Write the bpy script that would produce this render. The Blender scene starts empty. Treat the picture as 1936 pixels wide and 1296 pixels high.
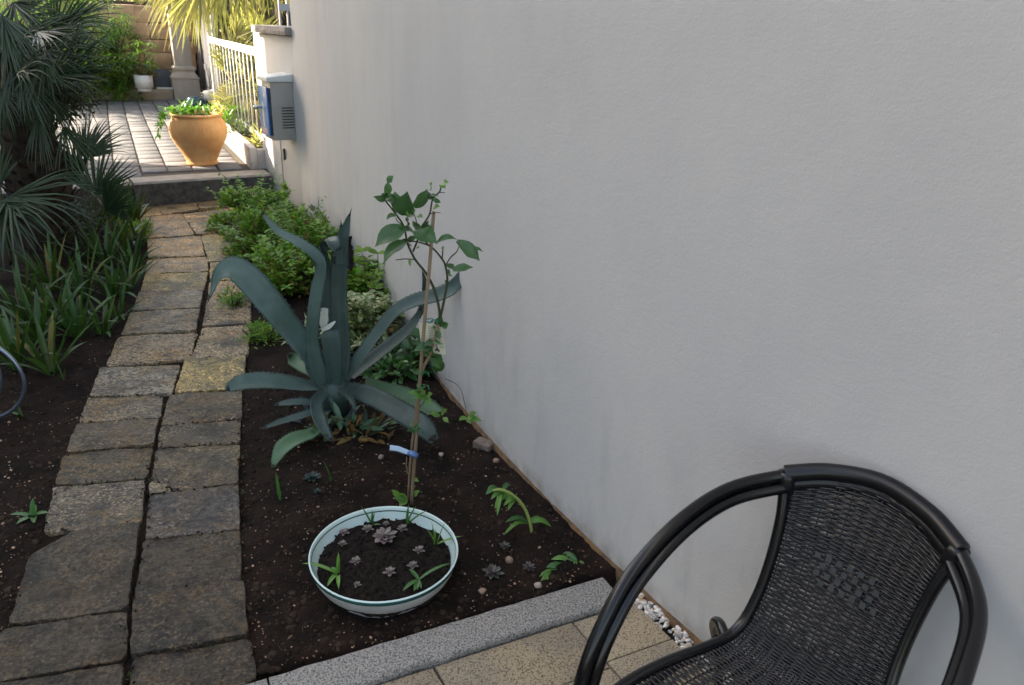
import bpy, bmesh, math, random
from mathutils import Vector, Matrix, noise
random.seed(7)
R = math.radians
S = bpy.context.scene
COL = S.collection

# ---------------------------------------------------------------- camera
FPX, CX, CY, H = 1400.0, 968.0, 648.0, 1.65
PITCH, ROLL = 23.0, 2.6
cam_d = bpy.data.cameras.new('camera'); cam = bpy.data.objects.new('camera', cam_d); COL.objects.link(cam)
S.camera = cam
p_, a_ = R(PITCH), R(ROLL)
_r = Vector((1, 0, 0)); _f = Vector((0, math.cos(p_), -math.sin(p_))); _u = Vector((0, math.sin(p_), math.cos(p_)))
CR = _r*math.cos(a_) + _u*math.sin(a_); CU = -_r*math.sin(a_) + _u*math.cos(a_); CF = _f
m3 = Matrix((CR, CU, -CF)).transposed()
cam.matrix_world = Matrix.Translation((0, 0, H)) @ m3.to_4x4()
cam_d.sensor_width = 36; cam_d.lens = 36*FPX/1936; cam_d.clip_end = 500; cam_d.clip_start = .05
cam_d.dof.use_dof = True; cam_d.dof.focus_distance = 2.7; cam_d.dof.aperture_fstop = 5.6

# ---------------------------------------------------------------- sky, sun, exposure
SUN_DIR = Vector((-.99, .15, 0)).normalized()*math.cos(R(30)) + Vector((0, 0, math.sin(R(30))))
w = bpy.data.worlds.new('World'); S.world = w; w.use_nodes = True
nt = w.node_tree; nt.nodes.clear()
sky = nt.nodes.new('ShaderNodeTexSky'); sky.sky_type = 'NISHITA'; sky.sun_disc = False
sky.sun_elevation = R(30); sky.sun_rotation = math.atan2(SUN_DIR.x, SUN_DIR.y)
sky.air_density = 1.0; sky.dust_density = 2.5; sky.ozone_density = .6
bg = nt.nodes.new('ShaderNodeBackground'); bg.inputs['Strength'].default_value = .15
wo = nt.nodes.new('ShaderNodeOutputWorld')
nt.links.new(sky.outputs[0], bg.inputs[0]); nt.links.new(bg.outputs[0], wo.inputs[0])
sd = bpy.data.lights.new('sun', 'SUN'); sd.energy = 5.0; sd.angle = R(.55); sd.color = (1, .96, .90)
sun = bpy.data.objects.new('sun', sd); COL.objects.link(sun); sun.location = (-8, 10, 12)
sun.rotation_euler = SUN_DIR.to_track_quat('Z', 'Y').to_euler()
vs = S.view_settings; vs.view_transform = 'Standard'; vs.look = 'None'; vs.gamma = 1; vs.exposure = 1.94
vs.use_curve_mapping = False
vs.use_white_balance = True; vs.white_balance_temperature = 7750; vs.white_balance_tint = 10
S.render.engine = 'CYCLES'
S.cycles.max_bounces = 8; S.cycles.diffuse_bounces = 4; S.cycles.transparent_max_bounces = 8
S.cycles.use_denoising = True

# ---------------------------------------------------------------- placing helpers
def ray(px, py): return CR*((px-CX)/FPX) - CU*((py-CY)/FPX) + CF
O = Vector((0, 0, H))
def at(px, py, z=0.0):
    d = ray(px, py); return O + d*((z-H)/d.z)
def PY(px, py, Y):
    d = ray(px, py); return O + d*(Y/d.y)
def onplane(px, py, P, n):
    d = ray(px, py); n = Vector((n[0], n[1], 0)); return O + d*((Vector((P[0], P[1], 0))-O).dot(n)/d.dot(n))
def rnd(a, b): return random.uniform(a, b)
def nz(x, y=0, z=0): return noise.noise(Vector((x, y, z)))
UP = Vector((0, 0, 1))

# ---------------------------------------------------------------- objects
def tag(o, label=None, cat=None, group=None, kind=None):
    if label: o['label'] = label
    if cat: o['category'] = cat
    if group: o['group'] = group
    if kind: o['kind'] = kind
    return o
def thing(name, label, cat, loc, group=None):
    o = bpy.data.objects.new(name, None); COL.objects.link(o); o.location = loc; o.empty_display_size = .05
    return tag(o, label, cat, group)
def struct(name, loc=(0, 0, 0)):
    o = bpy.data.objects.new(name, None); COL.objects.link(o); o.location = loc; o.empty_display_size = .05
    return tag(o, kind='structure')
def origin(o):
    v = Vector(o.location)
    while o.parent: o = o.parent; v += Vector(o.location)
    return v

class MB:
    def __init__(s): s.v = []; s.f = []; s.m = []
    def add(s, vs, fs, mi=0):
        b = len(s.v); s.v += [Vector(q) for q in vs]
        s.f += [tuple(i+b for i in q) for q in fs]; s.m += [mi]*len(fs); return s
    def build(s, name, mat, parent=None, org=None, smooth=True, kind=None, bevel=0):
        o0 = Vector(org) if org is not None else (origin(parent) if parent else Vector((0, 0, 0)))
        me = bpy.data.meshes.new(name); me.from_pydata([q-o0 for q in s.v], [], s.f)
        for mt in (mat if isinstance(mat, (list, tuple)) else [mat]): me.materials.append(mt)
        me.polygons.foreach_set('material_index', s.m)
        if bevel:
            bm = bmesh.new(); bm.from_mesh(me)
            bmesh.ops.remove_doubles(bm, verts=bm.verts, dist=1e-5)
            ed = [e for e in bm.edges if len(e.link_faces) == 2 and e.calc_face_angle(0) > .5]
            bmesh.ops.bevel(bm, geom=ed, offset=bevel, segments=2, affect='EDGES', profile=.6)
            bm.to_mesh(me); bm.free()
        me.update()
        if smooth: me.polygons.foreach_set('use_smooth', [True]*len(me.polygons)) if not bevel else me.shade_smooth()
        if bevel and smooth:
            me.set_sharp_from_angle(angle=R(40))
        o = bpy.data.objects.new(name, me); COL.objects.link(o)
        if parent: o.parent = parent; o.location = o0 - origin(parent)
        else: o.location = o0
        if kind: o['kind'] = kind
        return o
    def box(s, c, sx, sy, sz, ang=0, mi=0):
        c = Vector(c); M = Matrix.Rotation(ang, 3, 'Z')
        vs = [c + M @ Vector((x*sx/2, y*sy/2, z*sz/2)) for z in (-1, 1) for x, y in ((-1, -1), (1, -1), (1, 1), (-1, 1))]
        return s.add(vs, [(3, 2, 1, 0), (4, 5, 6, 7), (0, 1, 5, 4), (1, 2, 6, 5), (2, 3, 7, 6), (3, 0, 4, 7)], mi)
    def prism(s, poly, z0, z1, mi=0):
        n = len(poly)
        vs = [(q[0], q[1], z0) for q in poly] + [(q[0], q[1], z1) for q in poly]
        ar = sum(poly[i][0]*poly[(i+1) % n][1]-poly[(i+1) % n][0]*poly[i][1] for i in range(n))
        fs = [tuple(range(n-1, -1, -1)), tuple(range(n, 2*n))] + [(i, (i+1) % n, n+(i+1) % n, n+i) for i in range(n)]
        if ar < 0: fs = [tuple(reversed(q)) for q in fs]
        return s.add(vs, fs, mi)
    def tube(s, pts, rad, n=8, mi=0, flat=1.0, hint=None):
        pts = [Vector(q) for q in pts]; k = len(pts)
        if not isinstance(rad, (list, tuple)): rad = [rad]*k
        T = [(pts[min(i+1, k-1)]-pts[max(i-1, 0)]).normalized() for i in range(k)]
        h = Vector(hint) if hint else (UP if abs(T[0].z) < .9 else Vector((1, 0, 0)))
        A = T[0].cross(h).normalized(); vs = []
        for i in range(k):
            A = (A - T[i]*A.dot(T[i])).normalized(); B = T[i].cross(A)
            for j in range(n):
                t = 2*math.pi*j/n; vs.append(pts[i] + A*(math.cos(t)*rad[i]) + B*(math.sin(t)*rad[i]*flat))
        fs = [(i*n+j, i*n+(j+1) % n, (i+1)*n+(j+1) % n, (i+1)*n+j) for i in range(k-1) for j in range(n)]
        fs += [tuple(range(n-1, -1, -1)), tuple((k-1)*n+j for j in range(n))]
        return s.add(vs, fs, mi)
    def lathe(s, prof, c, n=48, mi=0):
        c = Vector(c); vs = []; k = len(prof)
        for r, z in prof:
            for j in range(n):
                t = 2*math.pi*j/n; vs.append(c + Vector((r*math.cos(t), r*math.sin(t), z)))
        fs = [(i*n+j, i*n+(j+1) % n, (i+1)*n+(j+1) % n, (i+1)*n+j) for i in range(k-1) for j in range(n)]
        mis = mi if isinstance(mi, (list, tuple)) else None
        if mis is None: return s.add(vs, fs, mi)
        b = len(s.f); s.add(vs, fs, 0)
        for i in range(k-1):
            for j in range(n): s.m[b+i*n+j] = mis[i]
        return s
    def ribbon(s, pts, wid, nor, fold=.15, th=0.0, mi=0, cols=5, jag=0):
        pts = [Vector(q) for q in pts]; k = len(pts)
        J = [-1+2*j/(cols-1) for j in range(cols)]; vs = []; lo = []
        for i in range(k):
            T = (pts[min(i+1, k-1)]-pts[max(i-1, 0)]).normalized()
            N = Vector(nor[i] if isinstance(nor, list) else nor)
            Sd = T.cross(N)
            if Sd.length < 1e-4: Sd = T.cross(Vector((1, .2, .1)))
            Sd.normalize(); Nn = Sd.cross(T).normalized(); ww = wid[i]*(1+(rnd(-jag, jag) if jag else 0))
            for j in J: vs.append(pts[i] + Sd*(ww*j/2) + Nn*(fold*ww*abs(j)**1.6))
            if th:
                for j in J[1:-1]: lo.append(pts[i] + Sd*(ww*j/2) + Nn*(fold*ww*abs(j)**1.6 - min(th, ww*.35)*(1-j*j*.7)))
        fs = [(i*cols+j, i*cols+j+1, (i+1)*cols+j+1, (i+1)*cols+j) for i in range(k-1) for j in range(cols-1)]
        if th:
            b = len(vs); c2 = cols-2; vs += lo
            g = lambda i, j: i*cols if j == 0 else (i*cols+cols-1 if j == cols-1 else b+i*c2+j-1)
            fs += [(g(i+1, j), g(i+1, j+1), g(i, j+1), g(i, j)) for i in range(k-1) for j in range(cols-1)]
        return s.add(vs, fs, mi)
    def leaf(s, p, d, n, L, W, fold=.12, curl=.15, mi=0):
        p = Vector(p); d = Vector(d).normalized(); Sd = d.cross(Vector(n))
        if Sd.length < 1e-4: Sd = d.cross(Vector((.3, .2, 1)))
        Sd.normalize(); N = Sd.cross(d)
        vs = []
        for t, ww in ((0, .12), (.28, .85), (.58, 1), (.82, .6), (1, .03)):
            c = p + d*(L*t) - N*(curl*L*t*t)
            for j in (-1, 0, 1): vs.append(c + Sd*(W*.5*ww*j) + N*(fold*W*ww*abs(j)))
        fs = [(i*3+j, i*3+j+1, i*3+j+4, i*3+j+3) for i in range(4) for j in range(2)]
        return s.add(vs, fs, mi)
    def blade(s, p, d, L, W, droop=.6, seg=7, fold=.2, mi=0, nor=None, peak=.35):
        p = Vector(p); d = Vector(d).normalized(); pts = [p.copy()]; wd = []; q = p.copy(); dd = d.copy()
        for i in range(seg):
            q = q + dd*(L/seg); dd = (dd + Vector((0, 0, -droop/seg))).normalized(); pts.append(q.copy())
        for i in range(seg+1):
            t = i/seg; wd.append(W*(.45+.55*min(1, t/peak))*(1-max(0, (t-.45)/.55)**2.2)+.0006)
        h = Vector((d.x, d.y, 0)); side = Vector((-h.y, h.x, 0)) if h.length > .05 else Vector((1, 0, 0))
        ns = []
        for i in range(seg+1):
            T = (pts[min(i+1, seg)]-pts[max(i-1, 0)]).normalized(); ns.append(side.cross(T)*-1 if nor is None else nor)
        ns = [x if x.z >= -.2 else x for x in ns]
        return s.ribbon(pts, wd, ns, fold, 0, mi, 3)
    def stone(s, c, r, seed, flat=.7, mi=0, sub=1):
        bm = bmesh.new(); bmesh.ops.create_icosphere(bm, subdivisions=sub, radius=1)
        a = rnd(0, 6.28); rx, ry = r*rnd(.75, 1.25), r*rnd(.75, 1.2)
        vs = []
        for q in bm.verts:
            k = 1+.35*nz(q.co.x*1.3+seed, q.co.y*1.3, q.co.z*1.3+seed*.7)
            x, y, z = q.co*k; x *= rx; y *= ry; z *= r*flat
            vs.append(Vector(c)+Vector((x*math.cos(a)-y*math.sin(a), x*math.sin(a)+y*math.cos(a), z)))
        fs = [tuple(x.index for x in f.verts) for f in bm.faces]; bm.free()
        return s.add(vs, fs, mi)

def catmull(pts, n=6):
    pts = [Vector(q) for q in pts]; out = []
    P = [pts[0]*2-pts[1]] + pts + [pts[-1]*2-pts[-2]]
    for i in range(1, len(P)-2):
        for j in range(n):
            t = j/n; a, b, c, d = P[i-1], P[i], P[i+1], P[i+2]
            out.append(.5*((2*b)+(c-a)*t+(2*a-5*b+4*c-d)*t*t+(3*b-a-3*c+d)*t**3))
    out.append(pts[-1].copy()); return out
def lerp1(xs, n):  # resample list of floats
    k = len(xs); out = []
    for i in range(n):
        t = i/(n-1)*(k-1); j = min(int(t), k-2); out.append(xs[j]+(xs[j+1]-xs[j])*(t-j))
    return out

# ---------------------------------------------------------------- materials
def M(name, c1, c2=None, scale=8, rough=.6, bump=0, bscale=60, spec=.35, rndv=0, isl=0, trans=0, stretch=(1, 1, 1),
      lo=.35, hi=.65, metal=0, coat=0, c3=None, s3=30, lo3=.55, hi3=.7, objcol=False, world=False, detail=7, bdist=.01, bstretch=None, hue=0, tcol=(1.6, 1.7, .7)):
    m = bpy.data.materials.new(name); m.use_nodes = True; t = m.node_tree; N, L = t.nodes, t.links; N.clear()
    out = N.new('ShaderNodeOutputMaterial'); b = N.new('ShaderNodeBsdfPrincipled')
    tc = N.new('ShaderNodeTexCoord'); oi = N.new('ShaderNodeObjectInfo')
    co = tc.outputs['Object']
    if not world:
        ml = N.new('ShaderNodeMath'); ml.operation = 'MULTIPLY'; ml.inputs[1].default_value = 37.0
        L.new(oi.outputs['Random'], ml.inputs[0])
        ad = N.new('ShaderNodeVectorMath'); ad.operation = 'ADD'; L.new(co, ad.inputs[0]); L.new(ml.outputs[0], ad.inputs[1]); co = ad.outputs[0]
    mp = N.new('ShaderNodeMapping'); mp.inputs['Scale'].default_value = stretch; L.new(co, mp.inputs[0])
    def noise_f(sc, det=detail, vec=mp.outputs[0], ro=.6):
        n = N.new('ShaderNodeTexNoise'); n.inputs['Scale'].default_value = sc; n.inputs['Detail'].default_value = det
        n.inputs['Roughness'].default_value = ro; L.new(vec, n.inputs['Vector']); return n.outputs['Fac']
    def ramp(src, a, bb):
        r = N.new('ShaderNodeMapRange'); r.inputs[1].default_value = a; r.inputs[2].default_value = bb
        r.interpolation_type = 'SMOOTHSTEP'; L.new(src, r.inputs[0]); return r.outputs[0]
    def mix(f, A, B, mode='MIX'):
        x = N.new('ShaderNodeMix'); x.data_type = 'RGBA'; x.blend_type = mode
        if isinstance(f, float): x.inputs[0].default_value = f
        else: L.new(f, x.inputs[0])
        for i, c in ((6, A), (7, B)):
            if isinstance(c, tuple): x.inputs[i].default_value = (*c, 1)
            else: L.new(c, x.inputs[i])
        return x.outputs[2]
    col = c1
    if c2: col = mix(ramp(noise_f(scale), lo, hi), c1, c2)
    if c3: col = mix(ramp(noise_f(s3), lo3, hi3), col, c3)
    if objcol: col = mix(1.0, col, oi.outputs['Color'], 'MULTIPLY')
    if rndv or isl or hue:
        hs = N.new('ShaderNodeHueSaturation')
        if isinstance(col, tuple): hs.inputs['Color'].default_value = (*col, 1)
        else: L.new(col, hs.inputs['Color'])
        if isl:
            g = N.new('ShaderNodeNewGeometry'); src = g.outputs['Random Per Island']; k = isl
        else: src = oi.outputs['Random']; k = rndv
        r = N.new('ShaderNodeMapRange'); r.inputs[3].default_value = 1-k; r.inputs[4].default_value = 1+k
        L.new(src, r.inputs[0]); L.new(r.outputs[0], hs.inputs['Value'])
        if hue:
            m7 = N.new('ShaderNodeMath'); m7.operation = 'MULTIPLY'; m7.inputs[1].default_value = 7.31; L.new(src, m7.inputs[0])
            fr = N.new('ShaderNodeMath'); fr.operation = 'FRACT'; L.new(m7.outputs[0], fr.inputs[0])
            r2 = N.new('ShaderNodeMapRange'); r2.inputs[3].default_value = .5-hue; r2.inputs[4].default_value = .5+hue*.6
            L.new(fr.outputs[0], r2.inputs[0]); L.new(r2.outputs[0], hs.inputs['Hue'])
        col = hs.outputs[0]
    if isinstance(col, tuple): b.inputs['Base Color'].default_value = (*col, 1)
    else: L.new(col, b.inputs['Base Color'])
    b.inputs['Roughness'].default_value = rough; b.inputs['Specular IOR Level'].default_value = spec
    b.inputs['Metallic'].default_value = metal; b.inputs['Coat Weight'].default_value = coat; b.inputs['Coat Roughness'].default_value = .15
    if bump:
        bn = N.new('ShaderNodeBump'); bn.inputs['Strength'].default_value = bump; bn.inputs['Distance'].default_value = bdist
        vec = mp.outputs[0]
        if bstretch:
            m2 = N.new('ShaderNodeMapping'); m2.inputs['Scale'].default_value = bstretch; L.new(co, m2.inputs[0]); vec = m2.outputs[0]
        L.new(noise_f(bscale, 5, vec), bn.inputs['Height']); L.new(bn.outputs[0], b.inputs['Normal'])
    sh = b.outputs[0]
    if trans:
        tr = N.new('ShaderNodeBsdfTranslucent')
        if isinstance(col, tuple): tr.inputs['Color'].default_value = (*col, 1)
        else:
            br = mix(1.0, col, tcol, 'MULTIPLY'); L.new(br, tr.inputs['Color'])
        ms = N.new('ShaderNodeMixShader'); ms.inputs[0].default_value = trans
        L.new(sh, ms.inputs[1]); L.new(tr.outputs[0], ms.inputs[2]); sh = ms.outputs[0]
    L.new(sh, out.inputs[0]); return m

plaster = M('painted_plaster', (.60, .595, .59), (.53, .53, .53), scale=.9, stretch=(1, 1, .35), rough=.85, spec=.2, bump=.35, bscale=120, bdist=.004,
            c3=(.42, .42, .42), s3=2.2, lo3=.60, hi3=.85, world=True, bstretch=(1, 1, 2.2))
def wall_material():
    m = bpy.data.materials.new('grey_wall_render'); m.use_nodes = True; t = m.node_tree; N, L = t.nodes, t.links
    b = N['Principled BSDF']; tc = N.new('ShaderNodeTexCoord')
    def mp(sc):
        q = N.new('ShaderNodeMapping'); q.inputs['Scale'].default_value = sc; L.new(tc.outputs['Object'], q.inputs[0]); return q.outputs[0]
    def no(v, s, d=6):
        n = N.new('ShaderNodeTexNoise'); n.inputs['Scale'].default_value = s; n.inputs['Detail'].default_value = d; n.inputs['Roughness'].default_value = .62
        L.new(v, n.inputs['Vector']); return n.outputs['Fac']
    def ra(s, a, bb, o0=0, o1=1):
        r = N.new('ShaderNodeMapRange'); r.interpolation_type = 'SMOOTHSTEP'
        for i, x in ((1, a), (2, bb), (3, o0), (4, o1)): r.inputs[i].default_value = x
        L.new(s, r.inputs[0]); return r.outputs[0]
    def mul(a, c):
        x = N.new('ShaderNodeMath'); x.operation = 'MULTIPLY'; L.new(a, x.inputs[0])
        if isinstance(c, float): x.inputs[1].default_value = c
        else: L.new(c, x.inputs[1])
        return x.outputs[0]
    def mix(f, A, B):
        x = N.new('ShaderNodeMix'); x.data_type = 'RGBA'; L.new(f, x.inputs[0])
        for i, c in ((6, A), (7, B)):
            if isinstance(c, tuple): x.inputs[i].default_value = (*c, 1)
            else: L.new(c, x.inputs[i])
        return x.outputs[2]
    sep = N.new('ShaderNodeSeparateXYZ'); L.new(tc.outputs['Object'], sep.inputs[0])
    streak = ra(no(mp((1, 1, .07)), 5.5), .46, .72)            # rain streaks run down the wall
    far = ra(sep.outputs['Y'], 2.6, 5.4)                        # the far end is the more weathered one
    col = mix(ra(no(mp((1, 1, .6)), 1.1), .35, .7), (.555, .553, .552), (.50, .502, .51))
    col = mix(mul(mul(streak, far), .32), col, (.40, .405, .41))
    blot = mul(ra(no(mp((1, 1, .3)), 7.5, 8), .46, .68), ra(sep.outputs['Z'], .9, .05, 0, .42))  # damp blotches near the ground
    col = mix(blot, col, (.33, .34, .36))
    foot = mul(ra(no(mp((1, 1, 1)), 14), .3, .7), ra(sep.outputs['Z'], .10, .0, 0, .7))      # soil splash
    col = mix(foot, col, (.24, .20, .165))
    L.new(ra(no(mp((1, 1, 1)), 46, 2), .74, .80, 0, .0), N.new('ShaderNodeMath').inputs[0])
    L.new(col, b.inputs['Base Color']); b.inputs['Roughness'].default_value = .86; b.inputs['Specular IOR Level'].default_value = .2
    h1 = no(mp((1.2, 1.2, 3.4)), 26, 5); h2 = no(mp((1, 1, 1)), 190, 3)
    ad = N.new('ShaderNodeMath'); ad.operation = 'MULTIPLY_ADD'; h0 = no(mp((1, 1, 1.5)), 6, 4); a2 = N.new('ShaderNodeMath'); a2.operation = 'MULTIPLY_ADD'; L.new(h0, a2.inputs[0]); a2.inputs[1].default_value = 2.6; L.new(h2, a2.inputs[2])
    L.new(h1, ad.inputs[0]); ad.inputs[1].default_value = .7; L.new(a2.outputs[0], ad.inputs[2])
    bn = N.new('ShaderNodeBump'); bn.inputs['Strength'].default_value = .17; bn.inputs['Distance'].default_value = .006
    L.new(ad.outputs[0], bn.inputs['Height']); L.new(bn.outputs[0], b.inputs['Normal'])
    return m
wallm = wall_material()
soilm = M('dark_soil', (.0085, .0055, .0042), (.022, .0135, .0098), scale=7, rough=.95, bump=.9, bscale=90, bdist=.012, c3=(.045, .030, .023), s3=160, lo3=.62, hi3=.72, world=True, spec=.15)
pottingm = M('potting_soil', (.010, .008, .007), (.025, .019, .015), scale=60, rough=.95, bump=1, bscale=140, bdist=.01, world=True, spec=.12)
crumbm = M('soil_crumb', (.018, .012, .009), (.04, .026, .018), scale=20, rough=.95, isl=.5, spec=.15)
gritm = M('pale_grit', (.32, .25, .19), (.42, .22, .13), scale=9, rough=.8, isl=.55)
def slate_material():
    m = bpy.data.materials.new('riven_slate_lichen'); m.use_nodes = True; t = m.node_tree; N, L = t.nodes, t.links
    b = N['Principled BSDF']; tc = N.new('ShaderNodeTexCoord'); oi = N.new('ShaderNodeObjectInfo')
    ml = N.new('ShaderNodeMath'); ml.operation = 'MULTIPLY'; ml.inputs[1].default_value = 41.0; L.new(oi.outputs['Random'], ml.inputs[0])
    ad = N.new('ShaderNodeVectorMath'); L.new(tc.outputs['Object'], ad.inputs[0]); L.new(ml.outputs[0], ad.inputs[1])
    def no(s, d=8, st=(1, 1, 1), dist=0, ro=.65):
        q = N.new('ShaderNodeMapping'); q.inputs['Scale'].default_value = st; L.new(ad.outputs[0], q.inputs[0])
        n = N.new('ShaderNodeTexNoise'); n.inputs['Scale'].default_value = s; n.inputs['Detail'].default_value = d; n.inputs['Roughness'].default_value = ro
        n.inputs['Distortion'].default_value = dist; L.new(q.outputs[0], n.inputs['Vector']); return n.outputs['Fac']
    def ra(s, a, bb, o0=0, o1=1):
        r = N.new('ShaderNodeMapRange'); r.interpolation_type = 'SMOOTHSTEP'
        for i, x in ((1, a), (2, bb), (3, o0), (4, o1)): r.inputs[i].default_value = x
        L.new(s, r.inputs[0]); return r.outputs[0]
    def mul(a, c):
        x = N.new('ShaderNodeMath'); x.operation = 'MULTIPLY'; L.new(a, x.inputs[0])
        if isinstance(c, float): x.inputs[1].default_value = c
        else: L.new(c, x.inputs[1])
        return x.outputs[0]
    def mix(f, A, B, mode='MIX'):
        x = N.new('ShaderNodeMix'); x.data_type = 'RGBA'; x.blend_type = mode
        if isinstance(f, float): x.inputs[0].default_value = f
        else: L.new(f, x.inputs[0])
        for i, c in ((6, A), (7, B)):
            if isinstance(c, tuple): x.inputs[i].default_value = (*c, 1)
            else: L.new(c, x.inputs[i])
        return x.outputs[2]
    base = mix(ra(no(7, 10, (1, 1.1, 1), .5, .74), .41, .59), (.40, .40, .43), (1.3, 1.14, .90))
    base = mix(1.0, base, oi.outputs['Color'], 'MULTIPLY')
    base = mix(mul(ra(no(4.1, 5), .48, .60), ra(no(30, 7), .40, .58)), base, mix(1.0, oi.outputs['Color'], (1.75, 1.22, .62), 'MULTIPLY'))   # ochre iron stains
    patch = ra(no(3.4, 5, (1, 1, 1), .6), .43, .55); fleck = ra(no(42, 9, (1, 1, 1), .5, .8), .47, .55)
    base = mix(mul(mul(mul(patch, fleck), .95), oi.outputs['Alpha']), base, mix(1.0, oi.outputs['Color'], (3.3, 3.15, 2.8), 'MULTIPLY'))              # pale crusty lichen
    base = mix(mul(ra(no(58, 8, (1, 1, 1), .4, .75), .51, .58), .85), base, mix(1.0, oi.outputs['Color'], (.28, .27, .27), 'MULTIPLY'))          # dark pits
    base = mix(mul(ra(no(85, 5, (1, 1, 1), 0, .6), .52, .60), ra(no(8, 6), .44, .56)), base, mix(1.0, oi.outputs['Color'], (3.0, 2.5, 1.9), 'MULTIPLY'))   # tan crystals
    g_ = ra(no(95, 10, (1, 1, 1), 0, .82), .36, .64, .42, 1.75); cg = N.new('ShaderNodeCombineColor')
    for k_ in range(3): L.new(g_, cg.inputs[k_])
    base = mix(.85, base, mix(1.0, base, cg.outputs[0], 'MULTIPLY'))
    L.new(base, b.inputs['Base Color'])
    L.new(ra(no(3.3, 4), .38, .66, .30, .62), b.inputs['Roughness']); b.inputs['Specular IOR Level'].default_value = .45
    ht = N.new('ShaderNodeMath'); ht.operation = 'MULTIPLY_ADD'; L.new(no(10, 9, (1, 1.3, 1), .8, .7), ht.inputs[0]); ht.inputs[1].default_value = 2.4; L.new(no(70, 6, (1, 1, 1)), ht.inputs[2])
    bn = N.new('ShaderNodeBump'); bn.inputs['Strength'].default_value = .95; bn.inputs['Distance'].default_value = .012
    L.new(ht.outputs[0], bn.inputs['Height']); L.new(bn.outputs[0], b.inputs['Normal'])
    return m
slatem = slate_material()
mossm = M('joint_moss_soil', (.018, .014, .010), (.035, .03, .016), scale=18, rough=.95, bump=.6, bscale=90, world=True)
granm = M('grey_granite', (.20, .19, .176), (.34, .315, .285), scale=210, lo=.42, hi=.56, rough=.75, bump=.5, bscale=170, bdist=.004, c3=(.085, .085, .088), s3=170, lo3=.51, hi3=.60, world=True, detail=3)
terrm = M('yellow_granite', (.38, .30, .195), (.27, .228, .172), scale=6, rough=.75, bump=.75, bscale=170, bdist=.003, c3=(.12, .092, .068), s3=200, lo3=.50, hi3=.60, rndv=.14, detail=4)
riserm = M('algae_shade_step_stone', (.055, .052, .05), (.12, .11, .10), scale=14, rough=.85, bump=.6, bscale=50, c3=(.2, .19, .17), s3=40, lo3=.6, hi3=.75, world=True)  # riser: same stone as the top, darkened for algae and painted-in shade
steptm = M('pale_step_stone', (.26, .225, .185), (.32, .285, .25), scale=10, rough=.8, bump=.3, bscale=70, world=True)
brickm = M('courtyard_brick', (.122, .119, .120), (.170, .167, .169), scale=9, rough=.82, bump=.3, bscale=60, rndv=.16, c3=(.10, .08, .07), s3=16, lo3=.62, hi3=.8)
groutm = M('dark_joint', (.05, .04, .033), (.075, .06, .045), scale=20, rough=.95, world=True)
kerbm = M('sand_kerb_stone', (.30, .24, .18), (.38, .32, .25), scale=7, rough=.85, bump=.4, bscale=50, rndv=.1)
blockm = M('brown_wall_stone', (.46, .32, .21), (.33, .225, .15), scale=5, rough=.9, bump=.7, bscale=26, rndv=.15, c3=(.52, .40, .29), s3=7, lo3=.58, hi3=.75)
pillm = M('pale_pillar_stone', (.46, .40, .34), (.38, .33, .29), scale=5, rough=.85, bump=.3, bscale=50, stretch=(1, 1, .4))
capm = M('cap_stone', (.40, .36, .33), (.26, .24, .23), scale=9, rough=.9, bump=.9, bscale=32, bdist=.02, c3=(.12, .11, .10), s3=16, lo3=.6, hi3=.72)
pebm = M('white_pebble', (.72, .69, .65), (.46, .34, .22), scale=.3, lo=.46, hi=.62, rough=.6, rndv=.3, hue=.03, detail=2, c3=(.35, .36, .38), s3=.37, lo3=.56, hi3=.62)
earthm = M('ochre_wall_foot', (.20, .115, .055), (.11, .07, .045), scale=24, rough=.95, bump=.6, bscale=70, world=True)
gatem = M('grey_gate_paint', (.105, .105, .12), (.13, .13, .145), scale=5, rough=.5)
whitem = M('white_metal_paint', (.74, .73, .70), rough=.5)
greymet = M('grey_rail_paint', (.30, .31, .34), rough=.5)
boxm = M('grey_box_paint', (.36, .345, .33), (.33, .315, .30), scale=5, rough=.45)
boxtop = M('pale_box_top', (.62, .66, .67), rough=.4)
bluem = M('blue_door_print', (.022, .13, .42), (.06, .22, .52), scale=6, rough=.3, spec=.5, stretch=(1, 1, .6))
navym = M('navy_door_edge', (.012, .03, .06), (.03, .07, .14), scale=14, rough=.35)
printw = M('pale_print', (.62, .60, .56), (.5, .52, .56), scale=9, rough=.35)
printp = M('pink_print', (.50, .30, .32), (.45, .38, .48), scale=9, rough=.35)
darkm = M('dark_slot', (.04, .038, .035), rough=.8)
steelm = M('bright_steel', (.45, .52, .58), rough=.25, metal=1)
condm = M('grey_conduit', (.32, .33, .36), rough=.6)
terram = M('terracotta', (.68, .36, .15), (.57, .275, .105), scale=4, rough=.75, bump=.35, bscale=30, bstretch=(1.6, 1.6, .06), bdist=.01, c3=(.62, .40, .2), s3=5, lo3=.5, hi3=.75)
potw = M('white_pot_glaze', (.72, .70, .68), rough=.35)
slabgrey = M('slate_grey_board', (.055, .065, .085), rough=.55)
tealglz = M('teal_glaze', (.03, .10, .12), rough=.2, coat=.5)
bowlin = M('pale_blue_enamel', (.60, .74, .71), (.55, .70, .68), scale=6, rough=.22, coat=.4)
bowlteal = M('teal_enamel', (.018, .075, .070), (.03, .11, .10), scale=8, rough=.18, coat=.6)
bowlout = M('grey_white_enamel', (.52, .50, .48), (.42, .40, .38), scale=14, rough=.4, c3=(.2, .16, .13), s3=60, lo3=.68, hi3=.74)
blackm = M('black_tube', (.0035, .0035, .0045), rough=.25, spec=.4, coat=.15)
weavem = M('black_weave', (.005, .005, .006), (.009, .009, .011), scale=40, rough=.27, spec=.6)
wrapm = M('black_wrap', (.006, .006, .0075), rough=.34, spec=.45)
bandm = M('glossy_black_band', (.03, .031, .034), rough=.2, spec=.8)
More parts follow.
